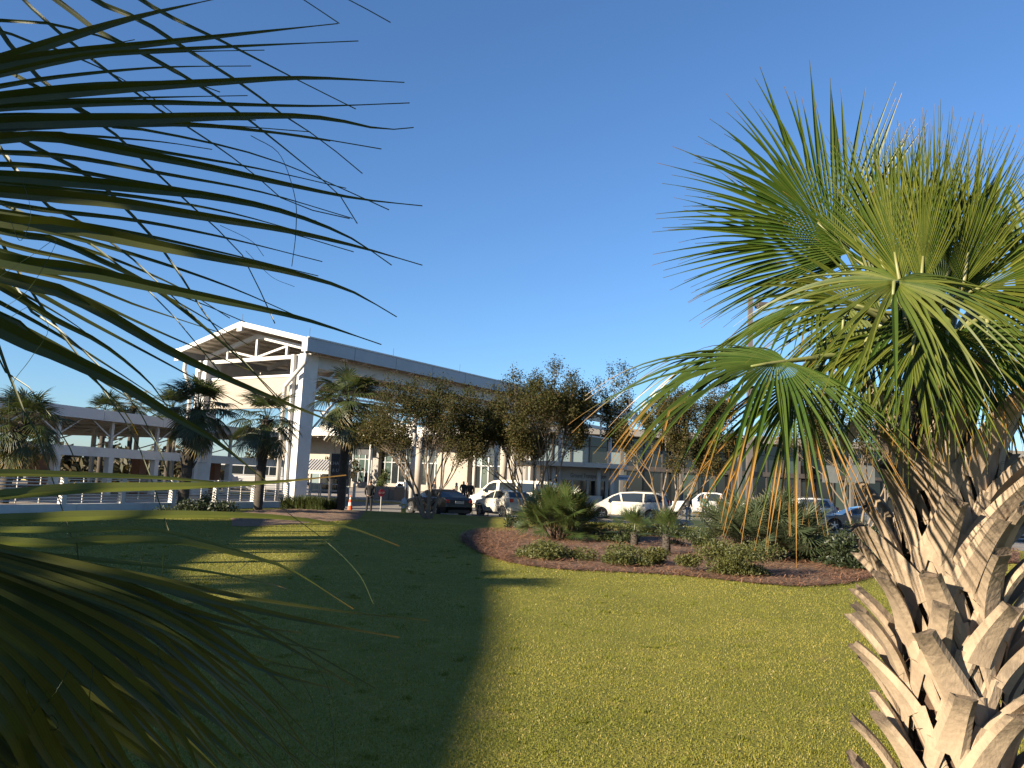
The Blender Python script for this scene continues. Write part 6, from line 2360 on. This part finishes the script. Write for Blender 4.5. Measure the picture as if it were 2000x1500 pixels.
# ================================================================== THE NEAR PALM ON THE LEFT
def near_palm():
    rg = random.Random(202)
    base = Vector((-1.55, 0.55, lawn_z(-1.5, 0.5)))
    r = thing('cabbage_palm', 'near palm at the left edge, long dark leaflets hanging across the view', 'palm tree', base)
    H = 1.55
    MB().tube([(0, 0, -0.15), (0, 0, 0.5), (0.02, 0, 1.0), (0.03, 0, H)], [0.24, 0.22, 0.21, 0.19], 14).build('trunk', fibre_mat, r, smooth=True)
    for k in range(36):
        a = k * R_(137.5)
        z = 0.1 + (H - 0.1) * k / 36
        d = Vector((math.cos(a), math.sin(a), 0))
        e = Vector((-math.sin(a), math.cos(a), 0))
        mb = MB()
        p0, p1 = d * 0.20 + Vector((0, 0, z)), d * 0.36 + Vector((0, 0, z + 0.26))
        mb.beam(p0, p1, 0.08, 0.03, d)
        mb.build('leaf_base', boot_mat, r)

    def trace(leaf, pts, w0, y0, y1, fold=0.5, tilt=0.0, age=0.0, rnd=None, nseg=22, peak=0.38, tail=1.0, m=None):
        """one leaflet along sight lines, from depth y0 to depth y1, w0 = widest apparent width in photo pixels"""
        n = len(pts)
        q = [P(x, y, y0 + (y1 - y0) * (i / (n - 1))) - base for i, (x, y) in enumerate(pts)]
        c = catmull(q, nseg)
        ws, ns = [], []
        for i in range(nseg):
            t = i / (nseg - 1)
            dep = y0 + (y1 - y0) * t
            prof = min(1.0, 0.55 + t) if t < peak else max(0.0, 1 - (t - peak) / (1 - peak)) ** tail
            ws.append(max(0.0007, 0.5 * w0 * prof * dep / FPX * 1.05))
            ns.append((CAM_P - base - c[i]).normalized() + Vector((0, 0, tilt)))
        mb = MB()
        leaflet(mb, c, ws, ns, fold, rg.random() if rnd is None else rnd, age)
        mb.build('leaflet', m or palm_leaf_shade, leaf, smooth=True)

    def shade_leaf(target, back, Rl, wob):  # unseen leaf added on the sun line to shade the visible leaflets
        t_ = Vector(target) - base
        hub = t_ + SUN_TO * back
        heart = Vector((0.03, 0, H))
        U = ((hub - heart).normalized() + Vector(wob)).normalized()
        mb = MB()
        fan_leaf(mb, hub - U * Rl * 0.3, U, SUN_TO + Vector((0, 0, 0.15)), Rl, 40, 115, 0.62, 0.05, 0.3, rg, seg=7)
        lf = mb.build('leaf', palm_leaf_shade, r)
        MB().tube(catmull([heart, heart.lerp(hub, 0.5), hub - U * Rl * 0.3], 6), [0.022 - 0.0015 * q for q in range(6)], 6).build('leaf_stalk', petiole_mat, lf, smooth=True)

    for tg, bk, rl, wb in [((-0.20, 0.90, 2.34), 1.45, 0.58, (0, 0, 0.2)), ((-0.50, 0.85, 2.42), 1.25, 0.52, (-0.2, -0.1, 0.2)), ((0.02, 0.98, 2.30), 1.75, 0.60, (0, 0, 0.2)),
                           ((-0.25, 0.90, 2.55), 1.55, 0.66, (0, 0, 0.3)), ((-0.55, 0.95, 2.60), 1.4, 0.62, (-0.2, 0, 0.2)), ((-0.05, 1.05, 2.75), 1.8, 0.62, (0, -0.1, 0.3)), ((-0.35, 0.70, 1.60), 1.2, 0.42, (0, 0, 0)), ((-0.10, 0.80, 1.55), 1.5, 0.44, (0, 0, 0)), ((-0.45, 0.65, 1.45), 1.1, 0.42, (0, 0, 0))]:
        shade_leaf(tg, bk, rl, wb)

    def leaf_root(hubpx):
        hub = P(*hubpx) - base
        heart = Vector((0.03, 0, H))
        pts = catmull([heart, heart.lerp(hub, 0.5) + Vector((0, 0, 0.08)), hub], 8)
        return MB().tube(pts, [0.022 - 0.001 * q for q in range(8)], 7).build('leaf', petiole_mat, r, smooth=True)

    # --- leaf A: horizontal spray across the upper left
    A = leaf_root((-420, 330, 0.82))
    a_list = [
        ([(-420, 330), (-200, 190), (30, 108), (190, 55), (300, 25), (425, -3)], 27, 0.0),
        ([(-420, 330), (-150, 170), (0, 125), (150, 101), (300, 85), (500, 63), (660, 46)], 21, 0.0),
        ([(-420, 330), (-150, 190), (130, 116), (290, 100), (470, 90), (700, 80)], 14, 0.0),
        ([(-420, 330), (-200, 230), (0, 193), (250, 171), (430, 160), (600, 152), (790, 161)], 24, 0.0),
        ([(-420, 330), (-200, 240), (0, 212), (260, 200), (430, 203), (620, 207), (800, 201)], 14, 0.0),
        ([(-420, 330), (-200, 265), (0, 240), (260, 233), (400, 228), (560, 226), (650, 233), (745, 252), (808, 249)], 26, 0.0),
        ([(-420, 330), (-200, 280), (0, 250), (240, 240), (390, 244), (520, 257), (620, 270), (745, 291)], 14, 0.0),
        ([(-420, 330), (-200, 290), (0, 272), (100, 266), (220, 290), (400, 325), (560, 360), (700, 388), (825, 402)], 22, 0.0),
        ([(-420, 330), (-200, 335), (0, 343), (150, 355), (300, 370), (430, 386), (560, 415), (680, 462), (765, 518)], 25, 0.0),
        ([(-420, 330), (-200, 350), (0, 375), (200, 392), (380, 420), (560, 450), (700, 482), (825, 518)], 25, 0.02),
        ([(-420, 330), (-200, 380), (0, 432), (120, 440), (250, 468), (430, 504), (560, 530), (680, 566), (775, 619)], 30, 0.0),
        ([(-420, 330), (-200, 390), (0, 452), (100, 466), (200, 510), (290, 555), (400, 640), (480, 712), (560, 800)], 14, 0.10),
        ([(-420, 330), (-200, 420), (0, 506), (150, 527), (300, 560), (450, 590), (600, 625), (745, 673)], 30, 0.0),
        ([(-420, 330), (-200, 440), (0, 540), (100, 562), (210, 615), (340, 690), (480, 755), (590, 800), (700, 845)], 27, 0.0),
        ([(-420, 330), (-200, 455), (0, 558), (100, 620), (200, 672), (290, 745), (330, 800)], 18, 0.0),
        ([(-420, 330), (-250, 490), (0, 640), (110, 690), (240, 752), (330, 808), (420, 860), (520, 940)], 38, 0.0),
        ([(-420, 330), (-250, 540), (0, 612), (60, 650), (160, 720), (240, 800), (270, 850)], 12, 0.10),
    ]
    for pts, w, ag in a_list:
        trace(A, pts, w, 0.80, 1.02, 0.55, age=ag)
    # slimmer leaflets of the leaf's far side, seen between the near ones
    rs_ = lambda pl, t: catmull([(x, y, 0) for x, y in pl], 21)[t]
    A2 = leaf_root((-430, 345, 0.92))
    for k in range(len(a_list) - 1):
        for f in (0.35, 0.7):
            pa, pb = a_list[k][0], a_list[k + 1][0]
            e = rg.uniform(0.70, 0.95)
            mid = []
            for q in range(7):
                t = int(20 * e * q / 6)
                va, vb = rs_(pa, t), rs_(pb, t)
                mid.append((va.x * (1 - f) + vb.x * f + rg.uniform(-4, 4), va.y * (1 - f) + vb.y * f + 16 * (q / 6) ** 2 + rg.uniform(-3, 3)))
            trace(A2, mid, 11, 0.95, 1.16, 0.5)
    # --- leaf B: hanging from above, thin edge-on leaflets slanting down to the right
    B = leaf_root((-260, -420, 1.0))
    b_list = [
        ([(-260, -420), (-30, -150), (183, -2), (273, 38), (354, 90), (469, 162), (555, 226), (627, 273), (708, 339)], 11),
        ([(-260, -420), (60, -150), (277, 0), (354, 43), (427, 77), (585, 158), (695, 213)], 11),
        ([(-260, -420), (0, -100), (150, 30), (200, 66), (290, 109), (375, 158), (452, 209), (525, 265), (657, 375), (698, 437)], 10),
        ([(-260, -420), (-150, 0), (0, 40), (85, 44), (225, 81), (360, 152), (430, 180)], 8),
        ([(-260, -420), (-120, -20), (30, 70), (115, 98), (213, 141), (294, 188), (345, 228)], 7),
        ([(-260, -420), (-150, 30), (0, 130), (94, 181), (205, 247), (273, 307), (341, 371), (405, 431), (465, 486), (512, 576), (537, 632)], 8),
        ([(-260, -420), (-150, 60), (0, 240), (64, 286), (128, 316), (205, 367), (256, 418), (311, 478), (375, 572), (418, 640), (490, 720), (560, 792)], 10),
        ([(-260, -420), (-180, 100), (0, 397), (85, 427), (179, 478), (256, 538), (320, 597), (358, 640), (440, 740)], 9),
        ([(-260, -420), (-120, 80), (60, 370), (119, 410), (230, 482), (316, 559), (393, 632), (470, 700)], 9),
        ([(-260, -420), (0, -50), (250, 170), (380, 256), (448, 303), (503, 346), (567, 397), (683, 427)], 6),
        ([(-260, -420), (0, 60), (180, 228), (265, 250), (384, 273), (490, 299), (597, 337), (760, 410)], 8),
        ([(-260, -420), (200, -250), (500, -60), (594, 0), (663, 46)], 5),
        ([(-260, -420), (300, -250), (600, -40), (683, 0), (763, 44)], 5),
        ([(-260, -420), (-100, 300), (50, 590), (110, 640), (200, 720), (290, 830), (340, 960)], 9),
        ([(-260, -420), (-150, 320), (0, 705), (60, 760), (110, 830), (150, 900), (160, 930)], 8),
        ([(-260, -420), (-100, 350), (20, 740), (70, 840), (110, 960), (150, 1080)], 11),
        ([(-260, -420), (-60, 340), (200, 760), (250, 830), (290, 920), (330, 1040)], 7),
    ]
    for pts, w in b_list:
        trace(B, pts, w * 1.35, 1.12, 1.02, 0.3, rnd=0.5, peak=0.35, age=0.0)
    # --- leaf C: level leaflets across the middle left, sunlit look strengthened by a lighter leaf colour
    Cc = leaf_root((-380, 985, 0.72))
    c_list = [
        ([(-380, 985), (-150, 935), (0, 925), (150, 928), (300, 933), (430, 943), (500, 952)], 22, 0.0),
        ([(-380, 985), (-150, 975), (0, 968), (172, 955), (400, 949), (545, 941), (676, 928)], 34, 0.12),
        ([(-380, 985), (-150, 1010), (0, 1014), (200, 1008), (400, 1006), (560, 1012), (680, 1030), (780, 1067)], 30, 0.06),
        ([(-380, 985), (-150, 1040), (86, 1063), (200, 1056), (344, 1058), (460, 1082), (560, 1110), (690, 1190)], 28, 0.05),
        ([(-380, 985), (-100, 1030), (160, 1036), (290, 1034), (400, 1058), (515, 1092), (600, 1130)], 18, 0.05),
        ([(-380, 985), (-100, 1070), (57, 1083), (230, 1098), (400, 1116), (515, 1138), (560, 1150)], 18, 0.10),
    ]
    for pts, w, ag in c_list:
        trace(Cc, pts, w * 0.72, 0.66, 0.86, 0.4, tilt=0.5, age=ag, rnd=0.9, m=palm_leaf)
    # --- leaf D: the dark fan filling the lower left corner
    D = leaf_root((-360, 1010, 0.62))
    tips = [((300, 1140), (450, 1181), (630, 1219), (780, 1245), 18, 0.12), ((200, 1135), (340, 1185), (480, 1222), (590, 1236), 22, 0.10),
            ((172, 1127), (344, 1190), (458, 1259), (590, 1373), 26, 0.0), ((220, 1160), (400, 1245), (520, 1310), (650, 1345), 24, 0.08),
            ((150, 1160), (330, 1250), (450, 1340), (520, 1400), 28, 0.0), ((150, 1190), (320, 1290), (420, 1370), (530, 1480), 28, 0.0),
            ((120, 1190), (280, 1300), (370, 1400), (440, 1480), 30, 0.0), ((120, 1230), (260, 1340), (350, 1430), (400, 1530), 32, 0.0),
            ((80, 1240), (210, 1360), (300, 1470), (350, 1560), 32, 0.0), ((60, 1270), (180, 1400), (250, 1500), (300, 1590), 34, 0.0),
            ((40, 1300), (140, 1430), (210, 1540), (240, 1620), 36, 0.0), ((20, 1340), (90, 1460), (150, 1560), (180, 1650), 38, 0.0),
            ((10, 1400), (50, 1480), (90, 1560), (110, 1650), 38, 0.0), ((180, 1110), (380, 1170), (520, 1240), (690, 1340), 16, 0.10),
            ((260, 1180), (420, 1270), (530, 1370), (600, 1470), 16, 0.04), ((240, 1200), (380, 1310), (470, 1410), (560, 1520), 14, 0.0),
            ((100, 1150), (240, 1210), (380, 1290), (480, 1340), 24, 0.0), ((300, 1220), (450, 1330), (560, 1430), (655, 1510), 12, 0.0)]
    for p1, p2, p3, p4, w, ag in tips:
        hub = (-360, 1010)
        m1 = ((hub[0] + p1[0]) / 2, hub[1] + (p1[1] - hub[1]) * 0.42)
        trace(D, [hub, m1, p1, p2, p3, p4], w * 0.95, 0.60, 0.80, 0.5, tilt=0.2, age=ag, peak=0.55)
        o1, o2 = rg.uniform(-40, 60), rg.uniform(-30, 60)
        trace(D, [hub, m1, (p1[0] + o1 * 0.3, p1[1] + o2 * 0.3), (p2[0] + o1 * 0.6, p2[1] + o2 * 0.6), (p3[0] + o1, p3[1] + o2), (p4[0] + o1 * 1.3, p4[1] + o2 * 1.4)], w * 0.6, 0.64, 0.86, 0.5, tilt=0.3, age=0.0, peak=0.5, rnd=1.0)
    # second, lower layer of the same leaf crown behind it
    D2 = leaf_root((-400, 1120, 0.80))
    for k in range(40):
        f = k / 39
        ang = R_(8 + 74 * f)
        Lp = 1010 - 260 * f + rg.uniform(-60, 60)
        hub = (-400, 1120)
        pts = [hub]
        for t in (0.25, 0.5, 0.75, 1.0):
            aa = ang + 0.22 * t * t * (1 - f)
            pts.append((hub[0] + math.cos(aa) * Lp * t, hub[1] + math.sin(aa) * Lp * t))
        trace(D2, pts, 30, 0.80, 1.0, 0.5, tilt=0.2, peak=0.6)
    # --- threads
    hair = [([(150, 1060), (160, 1200), (140, 1290), (110, 1350), (70, 1400), (35, 1460), (30, 1500)], 1.6), ([(165, 1150), (180, 1230), (183, 1290), (175, 1370), (190, 1420)], 1.4),
            ([(66, 1260), (80, 1340), (72, 1390), (50, 1340), (42, 1240), (45, 1100)], 1.6), ([(0, 1305), (50, 1360), (100, 1395), (114, 1415), (108, 1425), (92, 1425)], 1.5),
            ([(320, 1080), (312, 1230), (310, 1275), (320, 1300)], 1.2), ([(280, 1080), (274, 1125)], 1.0), ([(420, 1160), (500, 1080), (445, 1110)], 0.9),
            ([(95, 1190), (107, 1280), (100, 1330), (60, 1400)], 1.2), ([(170, 1180), (240, 1240), (270, 1290), (278, 1310)], 1.2),
            ([(490, 265), (545, 300), (575, 380), (578, 450), (570, 520)], 1.4), ([(0, 290), (45, 360), (60, 420), (40, 470), (20, 430)], 0.9), ([(0, 540), (60, 500), (110, 470), (60, 560), (10, 600)], 0.9),
            ([(20, 620), (60, 600), (95, 640), (60, 700), (20, 760), (18, 840)], 0.9), ([(480, 490), (530, 540), (575, 560)], 0.9), ([(430, 440), (490, 470), (515, 500)], 0.9),
            ([(560, 1000), (640, 1060), (700, 1120), (730, 1180)], 1.1), ([(590, 1260), (640, 1340), (650, 1420), (655, 1500)], 1.2), ([(560, 1290), (610, 1370), (620, 1480)], 1.1)]
    for pts, w in hair:
        n = len(pts)
        q = catmull([P(x, y, 0.72 + 0.05 * math.sin(i * 1.7)) - base for i, (x, y) in enumerate(pts)], 24)
        MB().tube(q, w * 0.72 / FPX * 0.6, 4, caps=False).build('thread', palm_leaf_shade, D)
    # --- the rest of the crown, out of frame to the left and behind, which shades these leaves
    heart = Vector((0.03, 0, H))
    for k in range(22):
        a = R_(60 + 240 * (k * 0.618 % 1.0))
        el = R_([62, 44, 26, 8, 75, -8][k % 6])
        U = Vector((math.cos(a) * math.cos(el), math.sin(a) * math.cos(el), math.sin(el)))
        hub = heart + U * rg.uniform(0.55, 0.75)
        w = hub + base
        # sun gap towards the level leaflets
        sg = Vector((-0.32, 0.78, 1.95)) - base
        rel = hub + U * 0.35 - sg
        if k and (rel - SUN_TO * rel.dot(SUN_TO)).length < 0.20:
            continue
        tr = P(1890, 1250, 3.75) - (hub + base + U * 0.3)
        if abs(tr.x * 0.6 - tr.y * 0.8) < 0.80:
            continue
        # leave the standing place of the viewer free
        if (w - CAM_P).length < 0.85 or (w + U * 0.6 - CAM_P).length < 0.75:
            continue
        N = Vector((-math.cos(a) * math.sin(el), -math.sin(a) * math.sin(el), math.cos(el))) + Vector((rg.uniform(-0.3, 0.3), rg.uniform(-0.3, 0.3), 0))
        mb = MB()
        fan_leaf(mb, hub, U, N, rg.uniform(0.75, 0.9), 30, 105, 0.5, 0.2, 0.4, rg, seg=7)
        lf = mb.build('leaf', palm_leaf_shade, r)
        MB().tube(catmull([heart, heart.lerp(hub, 0.5) + Vector((0, 0, 0.03)), hub], 6), [0.022 - 0.0015 * q for q in range(6)], 6).build('leaf_stalk', petiole_mat, lf, smooth=True)


near_palm()
